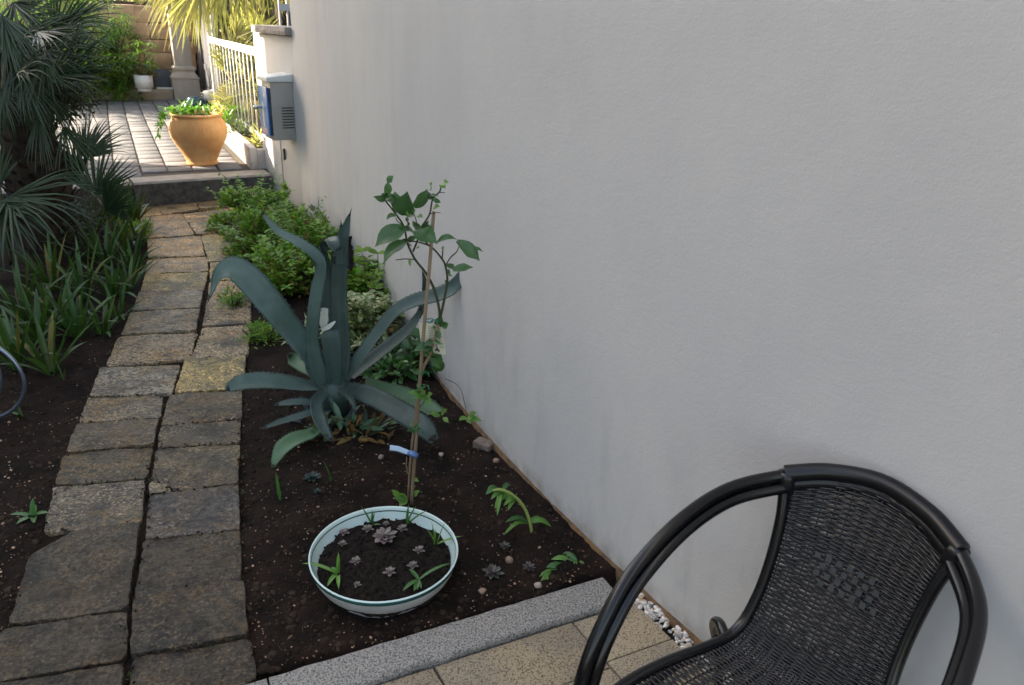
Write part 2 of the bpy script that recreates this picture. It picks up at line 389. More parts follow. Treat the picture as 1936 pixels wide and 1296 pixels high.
chairmet = M('galvanised_tube', (.20, .24, .30), rough=.3, metal=.8)
# foliage
agm = M('agave_leaf', (.038, .072, .061), (.072, .113, .103), scale=3.5, rough=.5, spec=.38, bump=.25, bscale=26, rndv=.34, c3=(.10, .155, .155), s3=8, lo3=.50, hi3=.85, detail=9)
agm2 = M('agave_leaf_green', (.055, .13, .065), (.085, .16, .08), scale=5, rough=.45, spec=.45, bump=.15, bscale=30, c3=(.16, .17, .06), s3=8, lo3=.62, hi3=.8)
spinem = M('agave_spine', (.016, .012, .012), (.03, .025, .022), scale=30, rough=.6)
cutm = M('agave_cut_flesh', (.52, .55, .48), (.42, .48, .42), scale=8, rough=.5)
citm = M('citrus_leaf', (.038, .10, .035), (.055, .135, .05), scale=9, rough=.38, spec=.5, rndv=.25, trans=.15)
citm2 = M('citrus_young_leaf', (.12, .26, .06), (.16, .3, .08), scale=9, rough=.45, rndv=.2, trans=.25)
stemm = M('citrus_stem', (.04, .055, .022), (.06, .06, .03), scale=20, rough=.7)
canem = M('bamboo_cane', (.26, .19, .12), (.18, .12, .075), scale=12, rough=.6, stretch=(1, 1, .3))
shrubm = M('mint_green_leaf', (.085, .205, .024), (.14, .28, .045), scale=3, rough=.5, isl=.45, hue=.035, trans=.3)
shrubm2 = M('grey_green_leaf', (.085, .14, .07), (.13, .17, .10), scale=3, rough=.55, isl=.3, hue=.02, trans=.2)
rustm = M('dry_leaf', (.20, .085, .03), (.16, .11, .035), scale=4, rough=.7, isl=.4, trans=.2)
varm = M('variegated_leaf', (.13, .20, .07), (.48, .50, .30), scale=22, lo=.45, hi=.6, rough=.5, isl=.25, trans=.2)
strapm = M('strap_leaf', (.022, .070, .015), (.036, .092, .02), scale=4, rough=.4, spec=.45, rndv=.35, trans=.2, hue=.03)
strapy = M('yellowing_strap_leaf', (.10, .125, .03), (.13, .10, .03), scale=6, rough=.6, rndv=.3, trans=.2)
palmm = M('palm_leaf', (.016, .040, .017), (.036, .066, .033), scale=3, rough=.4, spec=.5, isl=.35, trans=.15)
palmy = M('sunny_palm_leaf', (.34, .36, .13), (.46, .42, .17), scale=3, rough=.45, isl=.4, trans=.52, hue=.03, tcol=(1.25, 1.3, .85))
trunkm = M('palm_trunk_fibre', (.018, .012, .009), (.05, .034, .023), scale=12, rough=.95, bump=.9, bscale=40, stretch=(1, 1, .5), c3=(.10, .068, .045), s3=18, lo3=.62, hi3=.75)
fruitm = M('palm_fruit', (.02, .028, .016), (.045, .05, .025), scale=20, rough=.6, isl=.4)
oleam = M('oleander_leaf', (.075, .175, .035), (.12, .22, .055), scale=3, rough=.45, isl=.4, hue=.03, trans=.3)
hedgem = M('hedge_leaf', (.10, .14, .03), (.17, .19, .05), scale=2, rough=.5, isl=.5, hue=.04, trans=.35)
succm = M('rosette_grey_pink', (.19, .20, .165), (.27, .20, .20), scale=20, rough=.5, isl=.25, hue=.03)
succd = M('rosette_dull_purple', (.085, .06, .062), (.10, .11, .09), scale=26, rough=.5, isl=.3)
succb = M('rosette_blue_green', (.035, .06, .06), (.05, .07, .06), scale=20, rough=.5, isl=.3)
juicy = M('juicy_green_leaf', (.085, .22, .035), (.12, .27, .05), scale=9, rough=.35, spec=.5, isl=.25, trans=.25)
juicyd = M('deep_green_leaf', (.035, .12, .028), (.05, .15, .035), scale=9, rough=.35, spec=.5, isl=.25, trans=.15)
stalkm = M('pale_green_stalk', (.25, .34, .08), (.30, .36, .11), scale=9, rough=.45)
tagm = M('cream_label', (.66, .63, .47), rough=.6)
inkm = M('grey_ink', (.20, .20, .19), rough=.7)
inkd = M('dark_ink', (.05, .05, .05), rough=.7)
inkr = M('red_ink', (.50, .16, .15), rough=.7)
tapem = M('pale_blue_tape', (.46, .60, .78), rough=.4)
tapeb = M('blue_tape_knot', (.10, .20, .42), rough=.4)
tiem = M('green_tie', (.015, .15, .05), rough=.5)
tiet = M('teal_tie', (.02, .17, .17), rough=.5)
shadehousem = M('shade_house_render', (.50, .47, .42), (.44, .42, .38), scale=2, rough=.9)
roofm = M('shade_house_roof_tile', (.30, .12, .07), (.22, .09, .06), scale=6, rough=.85)
concm = M('planter_render', (.55, .50, .45), (.42, .38, .35), scale=6, rough=.85, bump=.4, bscale=40, c3=(.25, .2, .17), s3=9, lo3=.6, hi3=.75)


# ================================================================ GROUND
gb = MB(); gb.add([(-150, -150, -.12), (150, -150, -.12), (150, 150, -.12), (-150, 150, -.12)], [(0, 1, 2, 3)])
gb.build('ground', soilm, smooth=False, kind='structure')

ZC = .225            # courtyard level
# wall foot line, from the far corner towards the camera and on behind it
WF = [at(575, 405), at(700, 553), at(820, 705), at(920, 812), at(1000, 922), at(1160, 1072), at(1220, 1112), at(1330, 1222)]
e = WF[-1]
WF += [e+Vector((.42, -.52, 0)), e+Vector((1.05, -1.10, 0)), e+Vector((1.9, -1.6, 0)), e+Vector((3.2, -2.0, 0))]
WFc = catmull([Vector((q.x, q.y, 0)) for q in WF], 8)
import numpy as np
_ys = np.array([q.y for q in WF[:8]]); _xs = np.array([q.x for q in WF[:8]])
_c = np.polyfit(_ys, _xs, 3, w=[2, .6, 1.5, 1, 1.5, 1.5, 1.2, 1.2]); _d = np.polyder(_c); _yb = 1.75; _sl = float(np.polyval(_d, _yb)); _xb = float(np.polyval(_c, _yb))
WFc = [Vector((float(np.polyval(_c, y)), y, 0)) for y in np.linspace(_ys[0], _yb, 60)]+[Vector((_xb+_sl*(y-_yb), y, 0)) for y in np.linspace(_yb-.15, -3.0, 24)]
def wall_x(y):
    for i in range(len(WFc)-1):
        a, b = WFc[i], WFc[i+1]
        if b.y <= y <= a.y: return a.x+(b.x-a.x)*((y-a.y)/(b.y-a.y))
    return 9.0
C1 = WFc[0]

# kerb and terrace directions
kA = at(507, 1272, .03); kB = at(1145, 1082, .03)
ku = (kB-kA); ku.z = 0; klen = ku.length; ku.normalize(); kv = Vector((ku.y, -ku.x, 0))   # kv points to the camera side
kw = abs((at(816, 1243, .03)-kA).dot(kv))

# soil: one fine uneven sheet
def soil_h(x, y):
    h = .026*nz(x*2.3, y*2.3)+.020*nz(x*7, y*7, 3)+.009*nz(x*19, y*19, 7)+.006*nz(x*43, y*43, 9)
    q = Vector((x, y, 0))-kA
    t = q.dot(kv)
    if t > -.03: return -.055
    return h*.9-.012
path_polys = []
sb = MB(); NX, NY = 210, 250; x0, x1, y0, y1 = -5.2, 1.3, .9, 7.6
for j in range(NY+1):
    for i in range(NX+1):
        x = x0+(x1-x0)*i/NX; y = y0+(y1-y0)*(j/NY)**1.35
        sb.v.append(Vector((x, y, soil_h(x, y))))
sb.f = [(j*(NX+1)+i, j*(NX+1)+i+1, (j+1)*(NX+1)+i+1, (j+1)*(NX+1)+i) for j in range(NY) for i in range(NX)]; sb.m = [0]*len(sb.f)

# ---------------------------------------------------------------- slate path
SL = [
 ([(244,396),(296,386),(304,405),(259,411)],'g'), ([(298,386),(369,382),(375,395),(306,405)],'g'), ([(372,381),(440,376),(442,391),(378,395)],'g'),
 ([(262,413),(343,405),(367,443),(275,451)],'g'), ([(346,405),(440,393),(452,413),(355,421)],'g'), ([(358,423),(454,415),(456,434),(373,443)],'g'),
 ([(381,446),(457,437),(462,490),(395,493)],'y'), ([(279,453),(378,447),(387,484),(281,488)],'g'), ([(279,491),(391,486),(393,512),(276,516)],'g'),
 ([(275,518),(393,514),(384,547),(267,551)],'y'), ([(398,497),(463,494),(466,527),(397,530)],'y'), ([(396,533),(467,530),(470,561),(394,564)],'g'),
 ([(392,567),(472,562),(474,610),(384,617)],'d'), ([(265,553),(383,549),(378,581),(252,589)],'k'), ([(248,592),(377,585),(369,626),(230,633)],'k'),
 ([(225,636),(372,629),(358,677),(202,693)],'d'), ([(383,620),(473,613),(468,670),(362,677)],'d'), ([(351,680),(463,673),(459,735),(332,744)],'y'),
 ([(190,698),(339,692),(325,744),(172,750)],'w'), ([(167,752),(306,749),(302,790),(152,799)],'k'), ([(322,747),(456,741),(455,791),(307,804)],'b'),
 ([(147,803),(298,795),(289,842),(126,855)],'b'), ([(305,807),(453,794),(451,836),(299,846)],'b'), ([(121,859),(287,845),(277,903),(106,916)],'b'),
 ([(297,850),(451,840),(450,912),(331,927),(310,913),(287,907)],'b'), ([(285,912),(308,917),(326,929),(284,932)],'k'), ([(106,918),(274,907),(264,988),(83,1006)],'w'),
 ([(284,936),(449,916),(452,1001),(276,1020)],'v'), ([(141,1004),(262,992),(240,1153),(19,1182),(58,1053)],'n'), ([(274,1022),(452,1003),(456,1096),(255,1127)],'n'),
 ([(254,1131),(459,1101),(467,1200),(249,1238)],'n'), ([(8,1194),(238,1159),(233,1247),(-25,1294)],'n'), ([(252,1243),(471,1210),(483,1278),(440,1310),(247,1330)],'n'),
 ([(-15,1300),(231,1261),(226,1330),(-60,1380)],'n'),
]
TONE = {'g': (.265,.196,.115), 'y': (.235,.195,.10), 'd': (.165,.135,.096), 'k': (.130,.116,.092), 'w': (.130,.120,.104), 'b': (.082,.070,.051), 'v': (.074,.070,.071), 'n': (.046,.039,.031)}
path = struct('stone_path')
for si, (px, tone) in enumerate(SL):
    P = [at(x, y) for x, y in px]; c = sum(P, Vector())/len(P)
    bd = []
    for i in range(len(P)):
        a, b = P[i], P[(i+1) % len(P)]; n = max(3, int((b-a).length/.014))
        nn = Vector(((b-a).y, -(b-a).x, 0)).normalized(); nn = nn if nn.dot(a.lerp(b, .5)-c) > 0 else -nn
        for j in range(n):
            t = j/n; q = a.lerp(b, t)
            k = .0045+.0050*nz(q.x*9, q.y*9, si)+.0030*nz(q.x*31, q.y*31, si)+.0028*nz(q.x*70, q.y*70, si)
            if j == 0: q = q.lerp(c, .006+.02*random.random())
            bd.append(q+nn*k)
    n = len(bd); rings = [(1.0, -.06), (1.0, -.007), (.993, None), (.96, None), (.88, None), (.78, None), (.66, None), (.53, None), (.40, None), (.26, None), (.12, None)]
    mb = MB(); tx, ty = rnd(-.012, .012), rnd(-.012, .012); dz = rnd(-.004, .006)
    def relief(q):
        r = .011*nz(q.x*5+si*3, q.y*8, si)+.008*abs(nz(q.x*11, q.y*19, si*2))+.005*nz(q.x*33, q.y*45, si)
        return max(-.006, r*.62)+dz+tx*(q.x-c.x)+ty*(q.y-c.y)
    for t, z in rings:
        for q in bd:
            v = c+(q-c)*t; v.z = (z+dz) if z is not None else relief(v)
            if t == .993: v.z = min(v.z, v.z-.0012)
            mb.v.append(v)
    cc = c.copy(); cc.z = relief(cc); mb.v.append(cc)
    K = len(rings)
    for i in range(K-1):
        for j in range(n): mb.f.append((i*n+j, i*n+(j+1) % n, (i+1)*n+(j+1) % n, (i+1)*n+j))
    for j in range(n): mb.f.append(((K-1)*n+j, (K-1)*n+(j+1) % n, len(mb.v)-1))
    ar = sum(bd[i].x*bd[(i+1) % n].y-bd[(i+1) % n].x*bd[i].y for i in range(n))
    if ar < 0: mb.f = [tuple(reversed(q)) for q in mb.f]
    mb.m = [0]*len(mb.f)
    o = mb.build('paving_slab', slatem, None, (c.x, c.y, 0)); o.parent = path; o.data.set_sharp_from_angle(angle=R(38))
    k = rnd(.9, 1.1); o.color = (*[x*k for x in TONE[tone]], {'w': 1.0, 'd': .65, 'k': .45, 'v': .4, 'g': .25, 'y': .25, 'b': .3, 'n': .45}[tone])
    path_polys.append((c, [q for q in bd]))
# lower the soil under the slabs
def inside(x, y, poly):
    r = False; n = len(poly); j = n-1
    for i in range(n):
        if (poly[i].y > y) != (poly[j].y > y) and x < (poly[j].x-poly[i].x)*(y-poly[i].y)/(poly[j].y-poly[i].y)+poly[i].x: r = not r
        j = i
    return r
pl = [at(*q) for q in ((244,392),(267,551),(202,693),(147,803),(83,1006),(19,1182),(-60,1380),(490,1330),(470,1200),(452,1002),(452,900),(460,735),(473,613),(460,480),(452,413),(440,376))]
for v in sb.v:
    if inside(v.x, v.y, pl): v.z = min(v.z, -.012)-.003
sb.build('garden_soil', soilm, kind='structure')
# crumbs and grit on the soil
cb = MB(); gr = MB()
def bed_xy():
    while True:
        if random.random() < .72:
            q = at(rnd(440, 1180), rnd(690, 1290))
        else: q = at(rnd(-20, 240), rnd(620, 1190))
        if (q-kA).dot(kv) < -.01 and q.x < wall_x(q.y)-.03 and not inside(q.x, q.y, pl): return q
for i in range(2600):
    q = bed_xy(); r = rnd(.002, .006)*(1.8 if random.random() < .06 else 1)
    cb.stone((q.x, q.y, soil_h(q.x, q.y)+r*.25), r, i*.37, .75, sub=0 if r < .005 else 1)
for i in range(1500):
    q = bed_xy(); r = rnd(.0011, .0030)*(2.2 if random.random() < .08 else 1)
    gr.stone((q.x, q.y, soil_h(q.x, q.y)+r*.3), r, i*.51, .7, sub=0)
mo_b = MB()
for c_, bd_ in path_polys:
    if c_.y > 4.6: continue
    for k in range(3):
        if random.random() < .5: continue
        q = random.choice(bd_)
        for m_ in range(26):
            a = rnd(0, 6.3); mo_b.leaf((q.x+random.gauss(0, .012), q.y+random.gauss(0, .008), -.008), (math.cos(a), math.sin(a), rnd(.6, 2)), UP+Vector((rnd(-.5, .5), rnd(-.5, .5), 0)), rnd(.006, .014), .003, .1, .2)
mo_b.build('joint_moss', M('joint_moss', (.035, .06, .012), (.06, .075, .02), scale=20, rough=.8, isl=.4), kind='stuff')
lt_b = MB()
for i in range(150):
    q = bed_xy(); a = rnd(0, 6.3); l = rnd(.006, .022)
    if random.random() < .5: lt_b.leaf((q.x, q.y, soil_h(q.x, q.y)+.003), (math.cos(a), math.sin(a), rnd(-.1, .3)), (rnd(-.4, .4), rnd(-.4, .4), 1), l, l*.45, .1, .3)
    else: lt_b.tube([(q.x, q.y, soil_h(q.x, q.y)+.002), (q.x+math.cos(a)*l, q.y+math.sin(a)*l, soil_h(q.x, q.y)+.006), (q.x+math.cos(a+.3)*l*2, q.y+math.sin(a+.3)*l*2, soil_h(q.x, q.y)+.003)], .0009, 4)
lt_b.build('leaf_litter', M('leaf_litter', (.10, .06, .03), (.05, .035, .02), scale=20, rough=.9, isl=.5), kind='stuff')
for c_, bd_ in path_polys:
    if c_.y > 4.2: continue
    for k in range(40):
        q = random.choice(bd_); q = q.lerp(c_, abs(random.gauss(0, .05))-.012); r = rnd(.0018, .0055)
        cb.stone((q.x+rnd(-.006, .006), q.y+rnd(-.006, .006), rnd(-.004, .004)), r, k*.7+c_.x, .7, sub=0 if r < .004 else 1)
for i in range(800):
    q = bed_xy(); r = rnd(.006, .016)
    cb.stone((q.x, q.y, soil_h(q.x, q.y)-r*.15), r, i*.77, .65, sub=1)
cb.build('soil_crumbs', crumbm, kind='stuff'); gr.build('soil_grit', gritm, kind='stuff')

# ---------------------------------------------------------------- kerb and terrace
kerb = struct('granite_kerb')
def kerb_block(s0, s1, seed):
    mb = MB(); N = max(6, int((s1-s0)/.03)); vs = []
    for i in range(N+1):
        s = s0+(s1-s0)*i/N; b = kA+ku*s
        e0 = .006*nz(s*14, seed)+.003*nz(s*50, seed); e1 = .007*nz(s*12, seed+5)+.004*nz(s*44, seed)
        for t, z in ((0+e0-.004, -.1), (0+e0-.002, .010), (.005+e0, .016+.002*nz(s*30, 8)), (kw*.5, .018+.002*nz(s*9, 2)), (kw-.005+e1, .017), (kw+e1, .011), (kw+e1, -.1)):
            q = b+kv*t; vs.append((q.x, q.y, z))
    fs = [(i*7+j, i*7+j+1, (i+1)*7+j+1, (i+1)*7+j) for i in range(N) for j in range(6)]
    fs += [tuple(range(6, -1, -1)), tuple(N*7+j for j in range(7))]
    mb.add(vs, fs); o = mb.build('kerb_stone', granm, smooth=False); o.parent = kerb; return o
kerb_block(0, klen-.012, 1); kerb_block(-.56, -.006, 2); kerb_block(-1.2, -.568, 3)
terr = struct('terrace')
tb = MB(); q0 = kA+kv*(kw+.003)
tb.add([q0+ku*-1.4+Vector((0, 0, -.052)), q0+ku*2.2+Vector((0, 0, -.052)), q0+ku*2.2+kv*3.4+Vector((0, 0, -.052)), q0+ku*-1.4+kv*3.4+Vector((0, 0, -.052))], [(3, 2, 1, 0)])
tbo = tb.build('joint_bed', mossm, terr, smooth=False)
def st(px, py):
    q = at(px, py)-kA; return q.dot(ku), q.dot(kv)
s1_ = st(814, 1249)[0]; s2_ = st(1075, 1167)[0]; tj = st(1200, 1233)[1]
s3_ = st(1205, 1141)[0]; s3b = st(1301, 1237)
rows_w = tj-kw
def tile(poly):
    P = [kA+ku*s+kv*t for s, t in poly]; c = sum(P, Vector())/len(P); c.z = 0
    mb = MB(); mb.prism([(p+(c-p).normalized()*.0035) for p in [Vector((p.x, p.y, 0)) for p in P]], -.045, 0.0+rnd(-.002, .002))
    o = mb.build('terrace_tile', terrm, None, (c.x, c.y, 0), bevel=.004); o.parent = terr; return o
t0 = kw+.006; d2 = s2_-s1_
skew = (st(1184, 1296)[0]-s2_)/(st(1184, 1296)[1]-kw)
def sk(s, t): return (s+skew*(t-kw), t)
def wall_s(t):   # s where the pebble strip starts, for a given t
    a = s3_+(s3b[0]-s3_)*((t-st(1205, 1141)[1])/(s3b[1]-st(1205, 1141)[1])); return a
L = rows_w*1.45
for ci, (sa, sb_) in enumerate(((s1_-2*d2, s1_-d2), (s1_-d2, s1_), (s1_, s2_))):
    off = (0.55, .9, .75)[ci]*L
    tt = [t0, t0+off] + [t0+off+L*k for k in range(1, 9)]
    for a, b in zip(tt[:-1], tt[1:]): tile([sk(sa, a), sk(sb_, a), sk(sb_, b), sk(sa, b)])
tt = [t0, tj] + [tj+(rows_w*1.25)*k for k in range(1, 5)]
for a, b in zip(tt[:-1], tt[1:]): tile([sk(s2_, a), (max(wall_s(a), sk(s2_, a)[0]+.03), a), (max(wall_s(b), sk(s2_, b)[0]+.03), b), sk(s2_, b)])
# white pebbles along the wall foot
peb = struct('pebble_strip'); pms = []
for k in range(4):
    mb = MB(); mb.stone((0, 0, 0), 1, k*3.3+1, .62, sub=2); me = mb.build('pebble', pebm); pms.append(me.data); bpy.data.objects.remove(me)
n = 0
for i in range(3000):
    t = rnd(kw*.9, kw+.62); a = wall_s(t)
    q = kA+ku*rnd(a-.002, a+.20)+kv*t
    if q.x > wall_x(q.y)-.008: continue
    if n >= 300: break
    o = bpy.data.objects.new('pebble', random.choice(pms)); COL.objects.link(o); o.parent = peb
    r = rnd(.005, .0105); o.scale = (r*rnd(.9, 1.4), r, r); o.rotation_euler = (rnd(-.5, .5), rnd(-.5, .5), rnd(0, 6.3))
    o.location = (q.x, q.y, -.006+rnd(-.008, .006)); n += 1
mb = MB(); 
for i in range(14):
    t = kw*.7+(1.2)*i/13; a = kA+ku*(wall_s(t)-.03)+kv*t; b = kA+ku*(wall_s(t)+.35)+kv*t
    mb.v += [Vector((a.x, a.y, -.024)), Vector((b.x, b.y, -.020))]
mb.f = [(2*i, 2*i+1, 2*i+3, 2*i+2) for i in range(13)]; mb.m = [0]*13
mb.build('sand_bed', M('pebble_sand', (.22, .15, .09), (.12, .09, .06), scale=40, rough=.95, bump=.6, bscale=120), peb, smooth=False)

# ---------------------------------------------------------------- house wall on the right
hw = thing('house_wall', 'tall plain grey rendered house wall curving along the right of the bed', 'wall', (C1.x, C1.y, 0))
mb = MB(); TH, HT = .35, 5.6; n = len(WFc); vs = []
for i, q in enumerate(WFc):
    T = (WFc[min(i+1, n-1)]-WFc[max(i-1, 0)]).normalized(); nr = Vector((-T.y, T.x, 0))   # towards the building
    b = q+nr*TH
    vs += [(q.x, q.y, -.1), (q.x, q.y, HT), (b.x, b.y, HT), (b.x, b.y, -.1)]
fs = [(i*4+j, (i+1)*4+j, (i+1)*4+(j+1) % 4, i*4+(j+1) % 4) for i in range(n-1) for j in range(4)] + [(0, 1, 2, 3), (n*4-1, n*4-2, n*4-3, n*4-4)]
fs = [tuple(reversed(q)) for q in fs]
mb.add(vs, fs)
wo_ = mb.build('wall', wallm, hw, smooth=False)
wo_.data.polygons.foreach_set('use_smooth', [True]*len(wo_.data.polygons)); wo_.data.set_sharp_from_angle(angle=R(40))
# world coordinates feed the stains, so keep the mesh unshifted
off = Vector(hw.location); 
for v in wo_.data.vertices: v.co += off
wo_.location = -off
mb = MB(); vs = []
for i, q in enumerate(WFc):
    T = (WFc[min(i+1, n-1)]-WFc[max(i-1, 0)]).normalized(); nr = Vector((T.y, -T.x, 0)); k = .003+.004*nz(i*.7)+.002*nz(i*2.3)
    a = q+nr*k; b = q+nr*(k+.006)
    vs += [(q.x-nr.x*.01, q.y-nr.y*.01, .014+.007*nz(i*.9, 4)), (a.x, a.y, .010+.007*nz(i*.9, 4)), (b.x, b.y, -.05)]
fs = [(i*3+j, i*3+j+1, (i+1)*3+j+1, (i+1)*3+j) for i in range(n-1) for j in range(2)]
mb.add(vs, fs); mb.build('wall_foot', earthm, hw)

# ---------------------------------------------------------------- low wall past the corner
C2 = at(512, 325, ZC); C2.z = 0
uL = (C2-Vector((C1.x, C1.y, 0))).normalized(); nL = Vector((-uL.y, uL.x, 0))      # nL towards the camera side
if nL.dot(Vector((-1, -1, 0))) < 0: nL = -nL
PD = Vector((-.475, .88, 0)).normalized(); PN = Vector((.88, .475, 0)).normalized()
C3 = C2+PD*.34
capz = onplane(560, 70, C1, nL).z
lw = thing('garden_wall', 'low white rendered wall with a rough stone cap beside the house wall corner', 'wall', (C2.x, C2.y, 0))
c1 = Vector((C1.x, C1.y, 0))+uL*.002
mb = MB(); mb.prism([(c1.x, c1.y), (C2.x, C2.y), (C3.x, C3.y), ((C3-nL*.30).x, (C3-nL*.30).y), ((c1-nL*.42).x, (c1-nL*.42).y)], -.1, capz)
mb.build('wall', plaster, lw, bevel=.012)
mid = c1.lerp(C2, .52)
for a, b in ((c1-uL*.0, mid-uL*.004), (mid+uL*.004, C2+uL*.05)):
    mb = MB(); N = 10; vs = []
    for i in range(N+1):
        q = a.lerp(b, i/N)
        for t, z in ((.055+.012*nz(i*1.7, a.x), .004), (.06+.014*nz(i*1.3, a.x, 3), .03), (.052+.01*nz(i*1.1, 2), .066), (-.15, .07+.004*nz(i)), (-.36, .066), (-.365, .004)):
            p = q+nL*t; vs.append((p.x, p.y, capz+.002+z))
    fs = [(i*6+j, i*6+(j+1) % 6, (i+1)*6+(j+1) % 6, (i+1)*6+j) for i in range(N) for j in range(6)]+[tuple(range(5, -1, -1)), tuple(N*6+j for j in range(6))]
    mb.add(vs, fs); o = mb.build('cap_stone', capm, lw, smooth=False)

# meter box on the low wall
bp = onplane(557, 205, C1, nL); zt = onplane(557, 152, C1, nL).z; zb = onplane(557, 263, C1, nL).z
BW, BD = .25, .20
bx = thing('meter_box', 'grey metal cabinet with a blue printed door hung on the white wall', 'cabinet', (bp.x, bp.y, zb))
def bq(t, d, z): q = Vector((bp.x, bp.y, 0))+uL*t+nL*d; return Vector((q.x, q.y, z))
def bbox(name, t0, t1, d0, d1, z0, z1, mt, par, bev=.004):
    mb = MB(); P = [bq(t0, d0, 0), bq(t1, d0, 0), bq(t1, d1, 0), bq(t0, d1, 0)]; mb.prism([(p.x, p.y) for p in P], z0, z1)
    return mb.build(name, mt, par, bevel=bev)
bbox('body', 0, BW, .004, BD, zb, zt-.02, boxm, bx)
mb = MB(); P = [bq(-.012, .003, 0), bq(BW+.012, .003, 0), bq(BW+.012, BD+.03, 0), bq(-.012, BD+.03, 0)]
mb.prism([(p.x, p.y) for p in P], zt-.018, zt+.016)
for i, v in enumerate(mb.v):
    if v.z > zt: v.z += .03 if i in (4, 5) else 0
mb.build('lid', boxtop, bx, bevel=.004)
bbox('door_edge', .0, BW, BD+.001, BD+.022, zb+.045, zt-.07, navym, bx)
dr = bbox('door', .004, BW-.004, BD+.0235, BD+.036, zb+.035, zt-.06, bluem, bx)
def pq(t, z): return bq(t, BD+.0375, z)
hh = zt-zb
def flat(name, pts, mt):
    mb = MB(); vs = [pq(t*BW, zb+z*hh) for t, z in pts]; vs2 = [v-nL*.001 for v in vs]; n = len(vs)
    mb.add(vs+vs2, [tuple(range(n)), tuple(range(2*n-1, n-1, -1))]+[((i+1) % n, i, n+i, n+(i+1) % n) for i in range(n)]); return mb.build(name, mt, bx, smooth=False)
flat('printed_tower', [(.42, .20), (.62, .22), (.60, .60), (.50, .64), (.44, .58)], printw)
flat('printed_base', [(.18, .10), (.80, .10), (.72, .24), (.66, .19), (.40, .19), (.25, .22)], printp)
flat('printed_emblem', [(.18, .76), (.26, .79), (.30, .74), (.36, .75), (.30, .70), (.22, .72)], printw)
kb = MB(); kp = bq(BW*.62, BD+.036, zb+hh*.53); kb.tube([kp, kp+nL*.03, kp+nL*.07, kp+nL*.075], [.012, .012, .018, .012], 10); kb.build('handle', steelm, bx)
for i in range(8):
    z = zb+hh*(.20+.045*i*1.05)
    mb = MB(); P = [bq(-.004, .012, 0), bq(.0005, .012, 0), bq(.0005, .115, 0), bq(-.004, .115, 0)]; mb.prism([(p.x, p.y) for p in P], z, z+.009)
    o = mb.build('vent_slot', darkm, bx, smooth=False)
cd = MB(); cq = onplane(533, 266, C1, nL)
pts = [Vector((cq.x, cq.y, z))+nL*.015 for z in (zb-.001, zb-.1, zb-.3, .02)]; cd.tube(pts, .0055, 8)
co_ = cd.build('conduit', condm, org=(cq.x, cq.y, 0)); tag(co_, 'thin grey conduit running down the white wall under the cabinet', 'pipe')
cl = MB(); cq2 = onplane(540, 292, C1, nL)+nL*.012; cl.box(cq2, .014, .02, .10); o = cl.build('wall_clip', darkm, org=cq2, smooth=False); tag(o, 'small dark upright clip on the wall right of the conduit', 'clip')

# ---------------------------------------------------------------- step and courtyard
F0 = at(253, 346, ZC); F1 = at(421, 335, ZC); sdir = (F1-F0).normalized(); sn = Vector((-sdir.y, sdir.x, 0))
if sn.y < 0: sn = -sn
stp = struct('stone_step')
def step_stone(s0, s1):
    N = max(8, int((s1-s0)/.04)); mb = MB(); vs = []
    for i in range(N+1):
        s = s0+(s1-s0)*i/N; b = F0+sdir*s
        e = lambda k: .008*nz(s*9, k)+.005*nz(s*31, k)
        for t, z in ((.004+e(1), -.1), (0+e(2), ZC*.4), (0+e(3), ZC-.02), (.015+e(4)*.6, ZC-.002), (.12, ZC+.002*nz(s*8)), (.26, ZC-.001), (.26, -.1)):
            q = b+sn*t; vs.append((q.x, q.y, z))
    fs = [(i*7+j, i*7+j+1, (i+1)*7+j+1, (i+1)*7+j) for i in range(N) for j in range(6)]+[tuple(range(6, -1, -1)), tuple(N*7+j for j in range(7))]
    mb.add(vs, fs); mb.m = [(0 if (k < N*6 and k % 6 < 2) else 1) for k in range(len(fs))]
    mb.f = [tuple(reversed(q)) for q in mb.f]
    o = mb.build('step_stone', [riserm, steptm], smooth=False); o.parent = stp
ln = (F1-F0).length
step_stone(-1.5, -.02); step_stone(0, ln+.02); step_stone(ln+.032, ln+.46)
court = struct('courtyard')
BDIR = Vector((-.472, .882, 0)).normalized(); BN = Vector((.882, .472, 0)).normalized()
Q0 = at(322, 334, ZC); Q0.z = 0
bw = abs((at(271, 338, ZC)-Q0).dot(BN)); bl = .262
mb = MB(); g = [F0-sdir*6+sn*.25, F0+sdir*1.3+sn*.25, F0+sdir*1.3+BDIR*14, F0-sdir*6+BDIR*14]
mb.add([(q.x, q.y, ZC-.012) for q in g], [(0, 1, 2, 3)]); mb.build('joint_bed', groutm, court, smooth=False)
bms = []
for k in range(4):
    mb = MB(); mb.box((0, 0, -.02), 1, 1, .05); o = mb.build('brick', brickm, bevel=.02)
    for v in o.data.vertices: v.co.x += .012*nz(v.co.x*3, v.co.y*3, k); v.co.y += .012*nz(v.co.y*3, v.co.x*3, k+9)
    bms.append(o.data); bpy.data.objects.remove(o)
def proj(P):
    v = Vector(P)-O; z = v.dot(CF); return CX+FPX*v.dot(CR)/z, CY-FPX*v.dot(CU)/z, z
A_ = at(474.7, 318, ZC); A_.z = 0      # planter front corner
cand = []
kdist = ((at(235, 191, ZC)-Q0).dot(BDIR))
for c in range(-14, 6):
    for r_ in range(-2, 40):
        q = Q0+BN*((c+.5)*bw)+BDIR*((r_+.5)*bl+.02*math.sin(c*2.3))
        if (q-F0).dot(sn) < .26+bl*.42: continue
        if (q-A_).dot(PN) > -.0-bw*.30: continue
        if (q-at(140, 192, ZC)).dot(Vector((.62, .78, 0))) > -.02 and q.x < -5.5: pass
        px, py, z = proj((q.x, q.y, ZC))
        if py < 186: continue
        vis = -30 < px < 520 and py > 150
        cand.append((z if vis else z+50, q))
cand.sort(key=lambda a: a[0])
rest = MB()
